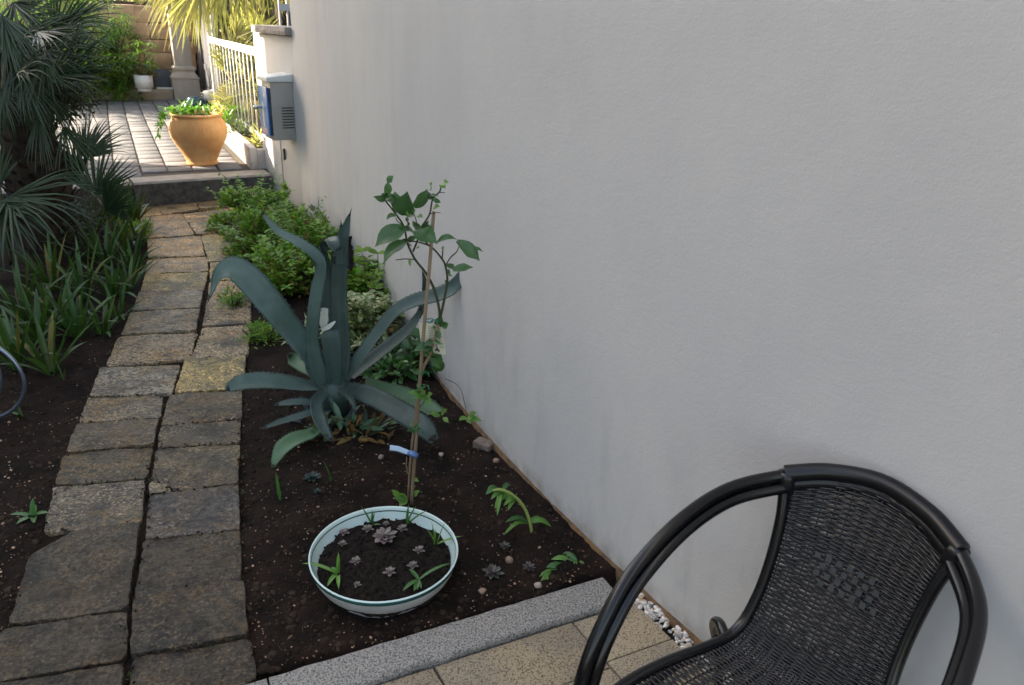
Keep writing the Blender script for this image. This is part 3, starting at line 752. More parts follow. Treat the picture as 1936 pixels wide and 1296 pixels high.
for i, (z, q) in enumerate(cand):
    if i < 300:
        o = bpy.data.objects.new('brick', random.choice(bms)); COL.objects.link(o); o.parent = court
        o.location = (q.x, q.y, ZC+rnd(-.004, .003)); o.scale = (bw-.016+rnd(-.004, .003), bl-.022+rnd(-.005, .004), .6)
        o.rotation_euler = (rnd(-.008, .008), rnd(-.008, .008), math.atan2(BN.y, BN.x)+rnd(-.01, .01))
    elif z < 90: rest.box((q.x, q.y, ZC-.01), bw-.016, bl-.012, .024, math.atan2(BN.y, BN.x))
if rest.v: rest.build('far_bricks', brickm, court, smooth=False, kind='stuff')

# ---------------------------------------------------------------- planter, fence, gate, pillar
plz = onplane(474, 280, A_, (Vector((.47, -.88, 0)))).z if False else None
_d = ray(474, 280); _q = at(474.7, 318, ZC); plz = H+_d.z*(_q.y/_d.y)
GL = at(372, 170, ZC); GR = at(420, 214, ZC); GL.z = GR.z = 0
plen = 3.95
pt = thing('planter_wall', 'low pale rendered planter kerb with slotted face under the iron fence', 'planter', (A_.x, A_.y, ZC))
mb = MB(); a = A_; b = A_+PD*plen
def strip(o0, o1, z0, z1, a=a, b=b): return [((a+PN*o0).x, (a+PN*o0).y), ((b+PN*o0).x, (b+PN*o0).y), ((b+PN*o1).x, (b+PN*o1).y), ((a+PN*o1).x, (a+PN*o1).y)]
mb.prism(strip(0, .07, 0, 0), ZC-.1, plz); mb.build('front_kerb', concm, pt, bevel=.008)
mb = MB(); mb.prism([((A_+PN*.071+PD*.0).x, (A_+PN*.071).y), ((A_+PN*.071+PD*.07).x, (A_+PN*.071+PD*.07).y), ((A_+PN*.36+PD*.07).x, (A_+PN*.36+PD*.07).y), ((A_+PN*.36).x, (A_+PN*.36).y)], ZC-.1, plz-.02)
mb.build('end_kerb', concm, pt, bevel=.008)
mb = MB(); mb.prism(strip(.075, .6, 0, 0, A_+PD*.075, A_+PD*plen), ZC-.1, plz-.05); mb.build('planter_soil', soilm, pt, smooth=False)
for k in range(3):
    s = .62+.21*k; mb = MB(); p = A_+PD*s-PN*.001
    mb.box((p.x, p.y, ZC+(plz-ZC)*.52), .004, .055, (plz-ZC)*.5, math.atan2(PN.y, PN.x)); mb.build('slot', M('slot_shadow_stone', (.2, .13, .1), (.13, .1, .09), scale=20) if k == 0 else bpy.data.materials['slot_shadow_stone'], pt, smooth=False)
FA = A_+PN*.20
fnn = PN
zr = onplane(487, 99, FA, fnn).z; zb_ = plz+.05
fl = plen-.02
fe = thing('iron_fence', 'white painted iron bar fence with a broad top rail standing on the planter', 'fence', (FA.x, FA.y, plz))
def frail(z, h): 
    mb = MB(); p0 = FA+PD*.02; p1 = FA+PD*fl; c = (p0+p1)/2; mb.box((c.x, c.y, z), (p1-p0).length, .03, h, math.atan2(PD.y, PD.x)); return mb
frail(zr, .075).build('top_rail', whitem, fe, smooth=False); frail(plz+.04, .04).build('bottom_rail', greymet, fe, smooth=False)
barme = None; nb = int(fl/.26)
for i in range(nb):
    p = FA+PD*(.10+i*.26)
    if barme is None:
        mb = MB(); mb.tube([(p.x, p.y, plz+.06), (p.x, p.y, zr-.037)], .0065, 6); o = mb.build('bar', whitem, fe, org=(p.x, p.y, 0)); barme = o.data; o.parent = fe; o.location = Vector((p.x, p.y, 0))-Vector(fe.location)
    else:
        o = bpy.data.objects.new('bar', barme); COL.objects.link(o); o.parent = fe; o.location = Vector((p.x, p.y, 0))-Vector(fe.location)
    mb = None
for s in (.02, fl):
    p = FA+PD*s; mb = MB(); mb.box((p.x, p.y, (plz-.1+zr+.25)/2), .05, .05, zr+.35-plz, math.atan2(PD.y, PD.x)); mb.build('post', whitem, fe, smooth=False)

gt = thing('metal_gate', 'dark grey sheet metal gate standing half open beside the stone pillar', 'gate', (GR.x, GR.y, ZC))
gd = (GL-GR); gw = gd.length; gd.normalize(); gn = Vector((-gd.y, gd.x, 0)); ga = math.atan2(gd.y, gd.x); gh = 1.95
if gn.dot(Vector((0, -1, 0))) < 0: gn = -gn
def gbox(name, s0, s1, z0, z1, d0, d1, mt=gatem):
    mb = MB(); P = [GR+gd*s0+gn*d0, GR+gd*s1+gn*d0, GR+gd*s1+gn*d1, GR+gd*s0+gn*d1]; mb.prism([(p.x, p.y) for p in P], z0, z1); return mb.build(name, mt, gt, smooth=False)
gz = ZC+.03
for k in range(2): gbox('panel', .07+k*(gw-.1)/2, .05+(k+1)*(gw-.1)/2-.02, gz+.10, gz+gh-.1, -.008, .008)
gbox('stile', 0, .07, gz, gz+gh, -.022, .022); gbox('stile', gw-.07, gw, gz, gz+gh, -.022, .022); gbox('mid_stile', gw/2-.03, gw/2+.02, gz+.1, gz+gh, -.018, .018)
for z in (0, .5, gh-.1): gbox('rail', .07, gw-.07, gz+z, gz+z+.09, -.020, .020)
gbox('edge_strip', -.02, -.001, gz, gz+gh, -.024, .024, whitem)

depth_ = lambda P: (P-O).dot(CF)
PLc = at(331, 189, ZC); PRc = at(371, 187, ZC); pw = 40*depth_(PLc)/FPX/.86; pdx = BN.copy(); pdy = Vector((-pdx.y, pdx.x, 0))
if pdy.y < 0: pdy = -pdy
pc = PLc+pdx*pw/2+pdy*pw/2; pang = math.atan2(pdx.y, pdx.x)
pil = thing('gate_pillar', 'pale stone gate pillar on a moulded square plinth', 'pillar', (pc.x, pc.y, ZC))
_d = ray(350, 148); zpl = H+_d.z*(PLc.y/_d.y)
def sq(prof, name, mt):
    mb = MB(); n = 4; vs = []
    for w_, z in prof:
        for sx, sy in ((-1, -1), (1, -1), (1, 1), (-1, 1)): q = pc+pdx*(sx*w_/2)+pdy*(sy*w_/2); vs.append((q.x, q.y, z))
    k = len(prof); fs = [(i*4+j, i*4+(j+1) % 4, (i+1)*4+(j+1) % 4, (i+1)*4+j) for i in range(k-1) for j in range(4)]+[(3, 2, 1, 0), tuple((k-1)*4+j for j in range(4))]
    mb.add(vs, fs); return mb.build(name, mt, pil, smooth=False)
sq([(pw, ZC-.1), (pw, zpl-.03), (pw+.03, zpl-.025), (pw+.03, zpl)], 'plinth', pillm)
sq([(pw-.0, zpl+.002), (pw-.06, zpl+.05), (pw-.10, zpl+.08), (pw-.10, zpl+.11), (pw-.06, zpl+.125), (pw-.06, zpl+.16), (pw-.13, zpl+.19)], 'moulding', pillm)
sq([(pw-.15, zpl+.192), (pw-.15, 2.3)], 'shaft', pillm); sq([(pw-.1, 2.302), (pw+.06, 2.36), (pw+.06, 2.46), (.05, 2.6)], 'capital', pillm)

# ---------------------------------------------------------------- back kerb, stone wall
bk = struct('back_kerb')
KP = [at(-60, 208, ZC), at(60, 196, ZC), at(146, 190.5, ZC), at(233, 190, ZC), at(330, 188, ZC)]
for i in range(4):
    a, b = KP[i], KP[i+1]; d = (b-a).normalized(); nn = Vector((-d.y, d.x, 0)); nn = nn if nn.y > 0 else -nn
    b = b-d*.012; mb = MB(); h0 = ZC+.16+rnd(-.01, .01); N = 8; vs = []
    for j in range(N+1):
        q = a.lerp(b, j/N); e = .012*nz(j*1.1+i*7, 3)
        for t, z in ((e, ZC-.1), (e, h0-.03), (.025+e, h0+.004*nz(j*2.2, i)), (.32, h0), (.32, ZC-.1)): p = q+nn*t; vs.append((p.x, p.y, z))
    fs = [(k*5+j, (k+1)*5+j, (k+1)*5+(j+1) % 5, k*5+(j+1) % 5) for k in range(N) for j in range(4)]+[(0, 1, 2, 3, 4), tuple(N*5+j for j in (4, 3, 2, 1, 0))]
    mb.add(vs, [tuple(reversed(q)) for q in fs]); o = mb.build('kerb_stone', kerbm, smooth=False); o.parent = bk
wa = at(240, 172, ZC+.1); wb = at(333, 170, ZC+.1); wd_ = Vector((1, .42, 0)).normalized()
wo3 = Vector((wb.x, wb.y+.25, 0)); wnn = Vector((-wd_.y, wd_.x, 0))
sw = thing('stone_wall', 'brown coursed stone wall behind the white flowerpot', 'wall', (wo3.x, wo3.y, ZC))
mb = MB(); P = [wo3+wd_*.5+wnn*.03, wo3-wd_*3.6+wnn*.03, wo3-wd_*3.6+wnn*.4, wo3+wd_*.5+wnn*.4]; mb.prism([(p.x, p.y) for p in P], ZC-.1, 1.80); mb.build('core', groutm, sw, smooth=False)
z = ZC+.05; ci = 0
while z < 1.72:
    h = rnd(.19, .30); s = .45+rnd(-.3, 0)
    while s > -3.4:
        l = rnd(.26, .55); c = wo3+wd_*(s-l/2)+wnn*rnd(-.01, .02)
        if ci < 9 or s > -3:
            mb = MB(); mb.box((c.x, c.y, z+h/2), l-.008, .16, h-.008, math.atan2(wd_.y, wd_.x)); 
            for v in mb.v: v += Vector((rnd(-.01, .01), rnd(-.012, .012), rnd(-.009, .009)))
            mb.build('stone_block', blockm, None, c, bevel=.012)
            o = COL.objects[-1]; o.parent = sw; o.location = Vector((c.x, c.y, 0))-Vector((sw.location.x, sw.location.y, 0)); o.location.z = c.z-sw.location.z
        s -= l
    z += h; ci += 1

# ---------------------------------------------------------------- house block added to shade the garden (unseen, left of the frame)
nh = thing('added_shade_house', 'unseen cream house block added left of the garden to shade it', 'house', (-9.5, 0, 0))
HH = 8.0; HY = 8.14
mb = MB(); mb.prism([(-15.5, -10), (-7.6, -10), (-7.6, HY), (-15.5, HY)], -.1, HH); mb.build('walls', shadehousem, nh, smooth=False)
mb = MB(); mb.add([(-16, -HY, HH), (-7.6, -HY, HH), (-7.6, HY, HH), (-16, HY, HH), (-11.6, -HY, HH+2), (-11.6, HY, HH+2)], [(0, 1, 4), (1, 2, 5, 4), (2, 3, 5), (3, 0, 4, 5), (3, 2, 1, 0)]); mb.build('roof', roofm, nh, smooth=False)

# ---------------------------------------------------------------- railing and plants behind the low wall
RP = Vector((-1.6, 9.2, 0)); rn_ = Vector((.25, -1, 0)).normalized(); rd = Vector((1, .25, 0)).normalized()
zr2 = onplane(550, 15, RP, rn_).z
rl = thing('garden_railing', 'grey bar railing seen above the stone cap at the house wall corner', 'fence', (-2.6, 9, .3))
def rp(px): q = onplane(px, 15, RP, rn_); return Vector((q.x, q.y, 0))
ra_, rb_ = rp(528), rp(660)
c = (ra_+rb_)/2
for z, h in ((zr2, .07), (zr2+.75, .05)):
    mb = MB(); mb.box((c.x, c.y, z), (rb_-ra_).length, .03, h, math.atan2(rd.y, rd.x)); mb.build('rail', greymet, rl, smooth=False)
nn_ = 10
for i in range(nn_):
    p = ra_.lerp(rb_, i/(nn_-1)); mb = MB(); mb.tube([(p.x, p.y, .2), (p.x, p.y, zr2+.73)], .012, 6); mb.build('bar', greymet, rl)

# ================================================================ VEGETATION BUILDERS
def bush(name, label, cat, c, rx, ry, rz, n, mat, L=.05, W=.025, group=None, dead=0.0, hole=0.0, stems=6, lean=None, tilt=.6):
    c = Vector(c); t = thing(name, label, cat, c, group); mb = MB(); sd_ = random.random()*50
    md = MB()
    for i in range(n):
        while True:
            u = Vector((rnd(-1, 1), rnd(-1, 1), rnd(0, 1)))
            l = u.length
            if l > 1: continue
            k = .70+.62*nz(u.x*2.5+sd_, u.y*2.5, u.z*2.5)
            if l < k and (l > .5*k or random.random() < .5) and nz(u.x*5+sd_, u.y*5, u.z*5+9) > -.22: break
        p = c+Vector((u.x*rx, u.y*ry, u.z*rz))
        if lean: p += Vector(lean)*u.z
        d = (Vector((u.x, u.y, .25+u.z*.5))+Vector((rnd(-1, 1), rnd(-1, 1), rnd(-.6, .8)))*.8).normalized()
        nrm = (UP+Vector((rnd(-1, 1), rnd(-1, 1), rnd(-.2, .3)))*tilt).normalized()
        s = rnd(.6, 1.25); tgt = md if random.random() < dead*(1.5-u.z*1.5) else mb
        tgt.leaf(p, d, nrm, L*s, W*s, rnd(.05, .25), rnd(0, .4))
    if rx > .15 and n > 400:
        for i in range(22):
            a = rnd(0, 6.28); el = rnd(.25, 1.3); d = Vector((math.cos(a)*math.cos(el)*rx, math.sin(a)*math.cos(el)*ry, math.sin(el)*rz)); l = rnd(1.0, 1.35)
            for k in range(14):
                p = c+d*(.75+(l-.75)*k/13); an = k*2.4+i; v = Vector((math.cos(an), math.sin(an), rnd(.1, .8)))
                mb.leaf(p, v, UP+v*-.2, L*rnd(.7, 1.2), W*rnd(.8, 1.3), .15, .25)
    mb.build('foliage', mat, t)
    if md.v: md.build('dry_leaves', rustm, t)
    ms = MB()
    for i in range(stems):
        a = rnd(0, 6.28); q = c+Vector((math.cos(a)*rx*.2, math.sin(a)*ry*.2, -.02)); e_ = c+Vector((math.cos(a)*rx*.7, math.sin(a)*ry*.7, rz*rnd(.5, .85)))
        ms = MB(); ms.tube([q, q.lerp(e_, .5)+Vector((0, 0, .04*rz)), e_], [.006, .005, .002], 5); ms.build('stem', stemm, t)
    return t

def strap(name, label, cat, c, n, L, W, mat, group, up=1.0, spread=.8, droop=.9, az=None):
    c = Vector(c); t = thing(name, label, cat, c, group)
    for i in range(n):
        a = (i*2.399+rnd(-.3, .3)) if az is None else rnd(*az); k = (i+.5)/n
        d = Vector((math.cos(a)*spread*(.25+k*.9), math.sin(a)*spread*(.25+k*.9), up*(1.15-k*.45)))
        mb = MB(); l = L*rnd(.7, 1.12)
        mb.blade(c+Vector((math.cos(a)*.02, math.sin(a)*.02, -.015)), d, l, W*rnd(.75, 1.15), droop*rnd(.5, 1.5)*(.4+k), 8, .22)
        o = mb.build('leaf', strapy if (mat is strapm and random.random() < .05) else mat, t)
        if mat is strapm and o.data.materials[0] is strapy: o['label'] = 'yellowed leaf'
    return t

def fan(mb, hub, ax, nrm, rad, n, spread=2.6, droop=.35, W=.022, split=.35):
    hub = Vector(hub); ax = Vector(ax).normalized(); nrm = Vector(nrm); Sd = ax.cross(nrm).normalized(); N = Sd.cross(ax).normalized()
    for i in range(n):
        a = (i/(n-1)-.5)*spread+rnd(-.05, .05); d = ax*math.cos(a)+Sd*math.sin(a)+N*(.10*abs(math.sin(a))+rnd(-.09, .09))
        L = rad*(1-.25*(abs(a)/(spread/2))**2)*rnd(.78, 1.08); pts = []; q = hub.copy(); dd = d.normalized(); seg = 7; dr = droop*rnd(.5, 1.5)
        for k in range(seg+1):
            pts.append(q.copy()); q = q+dd*(L/seg)
            if k > 2: dd = (dd+Vector((0, 0, -dr/4))).normalized()
        wd = [W*.35, W*.9, W*1.1, W*1.05, W*.9, W*.65, W*.35, .001]
        mb.ribbon(pts, wd, N, .28, 0, 0, 3)

def palm_frond(par, base, hub, ax, nrm, rad, n, mat, name='frond', **k):
    mb = MB(); base, hub = Vector(base), Vector(hub)
    m_ = base.lerp(hub, .55)+Vector((0, 0, .06*(hub-base).length))
    fan(mb, hub, ax, nrm, rad, n, **k)
    o = mb.build(name, mat, par)
    pm = MB(); pm.tube(catmull([base, m_, hub], 5), lerp1([.014, .010, .007], 11), 6, flat=.6); po = pm.build('petiole', stemm, par); 
    po.parent = o; po.location = (0, 0, 0); return o

def rosette(name, label, c, r, mat, n=18, group=None, tiltv=(0, 0, 1), layers=3, fat=.5, cat='succulent'):
    c = Vector(c); mb = MB(); up = Vector(tiltv).normalized()
    for l in range(layers):
        k = 1-l/layers*.62; m = max(4, int(n/layers*(1.1-.15*l)))
        for i in range(m):
            a = 6.283*(i+.5*l+rnd(-.12, .12))/m; el = .12+.5*l/layers*1.3
            d = Vector((math.cos(a)*math.cos(el), math.sin(a)*math.cos(el), math.sin(el)))
            d = (d+(up-UP)*.6).normalized()
            L = r*k*rnd(.88, 1.1); p = c+Vector((0, 0, .15*r+.1*r*l))
            pts = [p, p+d*L*.4, p+d*L*.75+UP*L*.05, p+d*L+UP*L*.12]
            mb.ribbon(pts, [L*.22, L*fat, L*fat*.95, L*.05], UP, .22, L*.07, 0, 5)
    o = mb.build(name, mat, org=c); tag(o, label, cat, group); return o

# ================================================================ AGAVE
def depth(P): return (P-O).dot(CF)
ab = at(640, 775); 
ag = thing('agave', 'large blue green agave with broad bent leaves in the middle of the bed', 'agave', (ab.x, ab.y, 0))
CAMN = Vector((.15, -.86, .48))
def aleaf(pts, wpx, mat=agm, par=ag, nh=CAMN, fold=.16, th=.006, spine=True, name='leaf', n=5, cut=False, jag=.02, label=None, spl=.05):
    P = [PY(x, y, Y) for x, y, Y in pts]
    W_ = [wp*depth(p)/FPX for wp, p in zip(wpx, P)]
    Pc = catmull(P, n); Wc = lerp1(W_, len(Pc))
    N_ = nh if not isinstance(nh, list) else [Vector(a) for a in nh]
    if isinstance(N_, list):
        k = len(Pc); NN = []
        for i in range(k):
            t = i/(k-1)*(len(N_)-1); j = min(int(t), len(N_)-2); NN.append(N_[j].lerp(N_[j+1], t-j))
        N_ = NN
    mb = MB(); b0 = len(mb.v); mb.ribbon(Pc, Wc, N_, fold, th, 0, 7, jag)
    # marginal teeth
    if not cut:
        for i in range(1, len(Pc)-2):
            for side, j in ((-1, 0), (1, 6)):
                if random.random() < .8:
                    a = mb.v[b0+i*7+j]; c = mb.v[b0+(i+1)*7+j]; m_ = mb.v[b0+i*7+3]
                    o_ = (a-m_).normalized(); tp = a.lerp(c, .5)+o_*.0065
                    q = a.lerp(c, .38), a.lerp(c, .62); mb.add([q[0], q[1], tp], [(0, 1, 2)])
    o = mb.build(name, mat, par)
    if label: o['label'] = label
    if spine and not cut:
        d = (Pc[-1]-Pc[-3]).normalized(); sp = MB(); sp.tube([Pc[-2]-d*.004, Pc[-1], Pc[-1]+d*spl], [Wc[-2]*.42+.001, .0028, .0004], 6); so = sp.build('spine', spinem, par)
        so.parent = o; so.location = (0, 0, 0)
    return o
A0 = 3.02
aleaf([(622,716,A0),(585,668,2.98),(545,618,2.95),(505,568,2.93),(468,527,2.92),(438,510,2.91),(416,520,2.89),(404,545,2.87),(395,566,2.86)], [38,43,48,52,54,48,30,15,5], nh=[(.5,-.7,.6),(.45,-.7,.55),(.35,-.8,.5),(.2,-.7,.7),(-.3,-.6,.7),(-.8,-.5,.3)], spl=.03)
aleaf([(616,724,2.96),(600,690,2.93),(591,645,2.92),(593,598,2.92),(600,550,2.92),(608,510,2.92),(598,484,2.92),(562,458,2.92),(528,440,2.92),(505,416,2.92),(497,400,2.92)], [34,28,24,24,25,23,21,21,17,9,3], nh=[(.4,-.8,.4),(.3,-.9,.3),(.1,-.9,.3),(-.2,-.9,.3),(.2,-.6,.8),(.1,-.5,.9),(.1,-.6,.8)], spl=.03)
aleaf([(638,724,A0),(645,670,3.06),(642,610,3.09),(640,555,3.11),(641,505,3.11),(645,468,3.10),(652,440,3.09),(658,418,3.08),(662,404,3.07)], [36,36,34,33,32,28,20,11,3], fold=.24, spl=.03)
aleaf([(628,724,3.02),(622,660,3.05),(618,590,3.07),(615,530,3.07),(613,492,3.06),(618,463,3.03),(627,456,2.99),(632,466,2.96),(634,484,2.95)], [16,16,17,20,26,32,30,26,16], spine=False, nh=[(.1,-.9,.4),(.1,-.9,.4),(.05,-.7,.7),(0,-.2,1),(0,.3,1)], jag=.01)
aleaf([(646,500,3.10),(647,470,3.10),(646,440,3.10),(645,424,3.10)], [26,22,12,3], spl=.02)
aleaf([(664,448,3.16),(658,462,3.17),(662,480,3.17),(660,496,3.17),(663,512,3.17)], [6,16,14,19,5], mat=spinem, spine=False, fold=.3, name='dead_tip', label='blackened torn tip of a dead leaf', jag=.2)
aleaf([(633,726,2.96),(632,700,2.95),(630,668,2.94),(626,640,2.93),(622,626,2.93)], [26,30,34,37,36], cut=True, fold=.22, spine=False, label='leaf cut off blunt in front of the heart', th=.012)
aleaf([(612,624,2.97),(612,605,2.98),(614,583,2.99)], [8,19,13], mat=cutm, cut=True, fold=.1, spine=False, name='cut_leaf', label='pale cut flesh of a severed leaf', jag=.05)
aleaf([(608,625,2.945),(622,618,2.94),(634,608,2.95)], [7,10,3], mat=cutm, cut=True, fold=.1, spine=False, name='cut_leaf', jag=.05)
aleaf([(652,716,A0),(684,672,3.05),(716,628,3.08),(748,590,3.10),(785,570,3.12),(825,560,3.12),(855,546,3.12),(871,524,3.12),(879,500,3.12)], [30,28,26,26,28,30,30,18,6], nh=[(-.5,-.7,.5),(-.45,-.75,.5),(-.2,-.7,.7),(0,-.7,.7),(0,-.7,.7),(-.3,-.8,.3)], spl=.02)
aleaf([(664,712,3.10),(700,684,3.15),(735,656,3.2),(765,632,3.22),(787,606,3.24),(798,580,3.24)], [28,30,30,26,20,6], nh=(-.35,-.6,.75), spl=.02)
aleaf([(790,600,3.30),(802,570,3.30),(803,535,3.30),(799,515,3.30)], [12,14,10,3], mat=agm, fold=.3, spl=.015)
aleaf([(606,734,2.96),(570,730,2.90),(528,724,2.86),(485,722,2.83),(450,727,2.82),(428,738,2.81)], [26,34,36,36,32,12], nh=[(0,-.4,.9),(0,-.45,.9),(0,-.6,.8),(.0,-.7,.7)], spl=.012)
aleaf([(650,736,2.96),(690,746,2.86),(730,764,2.76),(770,788,2.68),(802,810,2.62),(822,834,2.58)], [32,37,41,42,40,20], nh=(-.25,-.45,.85), spl=.012, fold=.1)
aleaf([(690,724,3.12),(730,738,3.14),(775,752,3.12),(815,775,3.06),(848,800,3.0),(858,810,2.98)], [28,32,36,34,22,6], mat=agm2, nh=(-.1,-.3,.95), spl=.012)
aleaf([(614,742,2.90),(598,762,2.82),(602,790,2.74),(614,815,2.70),(628,834,2.68)], [22,26,28,20,6], nh=(.5,-.6,.6), spl=.02)
aleaf([(606,768,2.90),(575,760,2.87),(545,762,2.85),(520,766,2.84)], [14,16,14,4], nh=(0,-.5,.85), spl=.015)
aleaf([(598,778,2.84),(565,788,2.80),(525,800,2.77),(496,811,2.75)], [14,16,12,4], nh=(.1,-.45,.85), spl=.015)
aleaf([(608,806,2.76),(588,822,2.70),(560,832,2.64),(536,848,2.58),(523,868,2.54),(516,884,2.52)], [18,28,36,34,20,6], mat=agm2, nh=[(0,-.3,.95),(0,-.4,.9),(-.3,-.7,.6)], spl=.015)
aleaf([(600,706,3.12),(575,692,3.16),(555,680,3.2),(545,670,3.2)], [30,34,28,10], mat=agm2, nh=(.2,-.6,.75), spl=.01)
aleaf([(641,738,2.90),(656,746,2.85),(668,762,2.80),(672,782,2.78)], [12,12,10,3], nh=(-.4,-.7,.5), spl=.01)
aleaf([(606,730,2.95),(585,700,2.95),(581,672,2.95),(588,656,2.95)], [14,12,9,3], nh=(.3,-.9,.2), spl=.01)
mb = MB(); h_ = PY(634, 740, A0); mb.lathe([(.0, -.16), (.055, -.15), (.06, -.05), (.075, .0), (.05, .07), (0, .09)], (h_.x, h_.y, h_.z), 16); mb.build('heart', agm, ag)
# pups round its foot
pups = [((648, 800), 5, .16, 'small agave offset under the right front leaf of the agave'), ((590, 800), 5, .13, 'small agave offset left of the agave foot beside the drooping green leaf'), ((700, 818), 4, .13, 'small dark agave offset below the long right leaf')]
for (q, n, L, lab) in pups:
    c = at(*q); strap('agave_offset', lab, 'agave', (c.x, c.y, 0), n, L, .024, agm, 'agave offsets', up=.8, spread=.9, droop=.7)

# ================================================================ CITRUS SAPLING
YS = at(775, 950).y
cb_ = at(776, 950)
sp = thing('citrus_sapling', 'thin young citrus tree with a few large leaves tied to a cane', 'sapling', (cb_.x, cb_.y, 0))
def pxs(l, Y=YS): return [PY(q[0], q[1], Y+(q[2] if len(q) > 2 else 0)) for q in l]
def pr(w, Y=YS): return w/2*Y*1.06/FPX
mb = MB()
def twig(l, w0, w1): 
    P = catmull(pxs(l), 4); mb.tube(P, lerp1([pr(w0), pr(w1)], len(P)), 6)
twig([(771,952),(774,900),(778,850),(784,800,-.01),(790,750,-.01),(797,705,-.01),(812,672,-.01),(820,645,-.01),(829,612)], 5, 7)
mb.build('trunk', canem, sp); mb = MB()
twig([(829,612),(831,590),(822,550),(806,518),(785,491),(771,462),(764,430),(749,406),(727,378)], 6, 3)
twig([(829,612),(835,590),(842,556),(846,530),(842,503),(835,489),(815,467),(790,458),(772,456)], 6, 2.5)
twig([(781,476),(790,453),(796,431),(812,406),(818,377),(831,363),(834,351)], 4, 3)
twig([(767,428),(778,437),(795,449),(815,468)], 3, 3)
twig([(842,503),(852,487),(863,477),(868,466)], 3, 2)
twig([(836,489),(837,475),(838,466)], 3, 2); twig([(785,491),(765,490),(748,492)], 2.5, 2)
twig([(812,405),(822,403),(833,402)], 2, 1); twig([(831,364),(842,365)], 2, 1); twig([(818,374),(812,366),(808,362)], 2, 1.5)
twig([(788,430),(787,418),(783,405)], 2, 1.5); twig([(764,428),(752,419),(748,412)], 2, 1.5); twig([(820,645),(812,641)], 2, 1)
twig([(789,776),(800,762),(806,750)], 2, 1.5); twig([(842,716),(870,735),(884,790)], 1.5, 1.2)
mb.build('branch', stemm, sp)
def cleaf(b, t, w, db=0, dt=0, nh=(0, -1, .25), mat=citm, bend=.12, fold=.2, wav=.22):
    B = PY(b[0], b[1], YS+db); T = PY(t[0], t[1], YS+dt); nh = Vector(nh).normalized(); L = (T-B).length
    pts, wd, ns = [], [], []
    for i in range(8):
        k = i/7; pts.append(B.lerp(T, k)+nh*(bend*L*math.sin(k*math.pi))); wd.append(max(.001, 1.08*w*depth(B)/FPX*math.sin(min(1, .06+k*1.02)*math.pi)**.75 if k < .97 else .001))
        ns.append(nh+Vector((wav*math.sin(k*7), 0, wav*math.cos(k*6))))
    m_ = MB(); m_.ribbon(pts, wd, ns, fold, 0, 0, 5, .05); return m_.build('leaf', mat, sp)
cleaf((767,431),(709,467),33,0,-.05,(-.2,-.8,.55)); cleaf((770,456),(725,500),27,0,-.06,(-.5,-.7,.5)); cleaf((784,436),(827,462),34,0,-.06,(.1,-.7,.7))
cleaf((766,408),(770,362),34,0,-.03,(0,-1,.1)); cleaf((752,402),(746,362),24,.02,.03,(.4,-.9,0)); cleaf((783,392),(808,358),22,.01,.0,(.4,-.9,.1))
cleaf((728,372),(733,343),16,0,0,(.6,-.7,.3)); cleaf((733,346),(744,333),12,0,0,(.2,-.6,.7)); cleaf((729,374),(722,366),12); cleaf((748,385),(735,365),16,.01,.02)
cleaf((826,460),(866,455),14,0,.02,(0,-.45,.9),bend=.25); cleaf((864,456),(907,494),24,.02,.0,(.4,-.8,.4)); cleaf((890,474),(915,478),7,.02,.02,(0,-.5,.8),bend=.3)
cleaf((856,512),(895,506),15,0,.02,(0,-.7,.7)); cleaf((830,616),(836,600),20,0,-.02,(0,-.9,.4),citm); cleaf((835,616),(848,612),14,-.01,-.02,(.2,-.9,.3))
cleaf((816,658),(782,664),20,-.02,-.05,(0,-.5,.85)); cleaf((812,660),(832,698),24,.02,.06,(.3,-.8,.4)); cleaf((830,680),(824,705),22,.08,.1,(.3,-.8,.4))
for k in range(44):
    bx_, by_ = random.choice([(812,672),(797,705),(790,750),(785,810),(826,626),(836,560),(842,503),(818,377),(764,430),(749,406),(783,405),(790,440),(728,378),(796,431),(772,456),(842,530),(846,520),(812,372),(820,645),(770,420)])
    an = rnd(0, 6.28); l_ = rnd(10, 24); cleaf((bx_, by_), (bx_+math.cos(an)*l_, by_+math.sin(an)*l_*.8), l_*.5, rnd(-.03, .03), rnd(-.06, .06), (rnd(-.6, .6), -.8, rnd(0, .7)))
for b, t, w, m_ in (((818,396),(832,391),10,citm2),((832,352),(848,346),13,citm2),((834,352),(842,357),10,citm2),((815,360),(818,346),10,citm2),((780,410),(786,398),12,citm2),((776,412),(770,400),10,citm2),((790,408),(800,412),9,citm2),
    ((838,468),(838,474),6,citm2),((785,470),(793,470),8,citm2),((775,491),(776,505),6,citm2),((806,748),(770,742),12,citm2),((806,750),(782,753),12,citm2),((806,750),(818,745),10,citm2),((808,752),(812,768),12,citm2),((804,748),(794,736),10,citm2),
    ((832,786),(812,783),10,citm2),((834,784),(846,774),10,citm2),((838,790),(848,800),9,citm2),((882,790),(868,796),10,citm2),((884,790),(898,786),12,citm2),((884,790),(912,797),11,citm2),((886,788),(902,780),9,citm2),((884,790),(890,802),9,citm2),
    ((770,946),(740,926),14,citm2),((770,946),(745,942),14,citm2),((768,944),(755,958),14,citm2),((782,938),(794,928),9,citm2),((784,905),(792,911),7,citm2),((810,370),(830,372),5,citm)):
    cleaf(b, t, w, -.01, -.04, (rnd(-.3, .3), -.7, .7), m_)
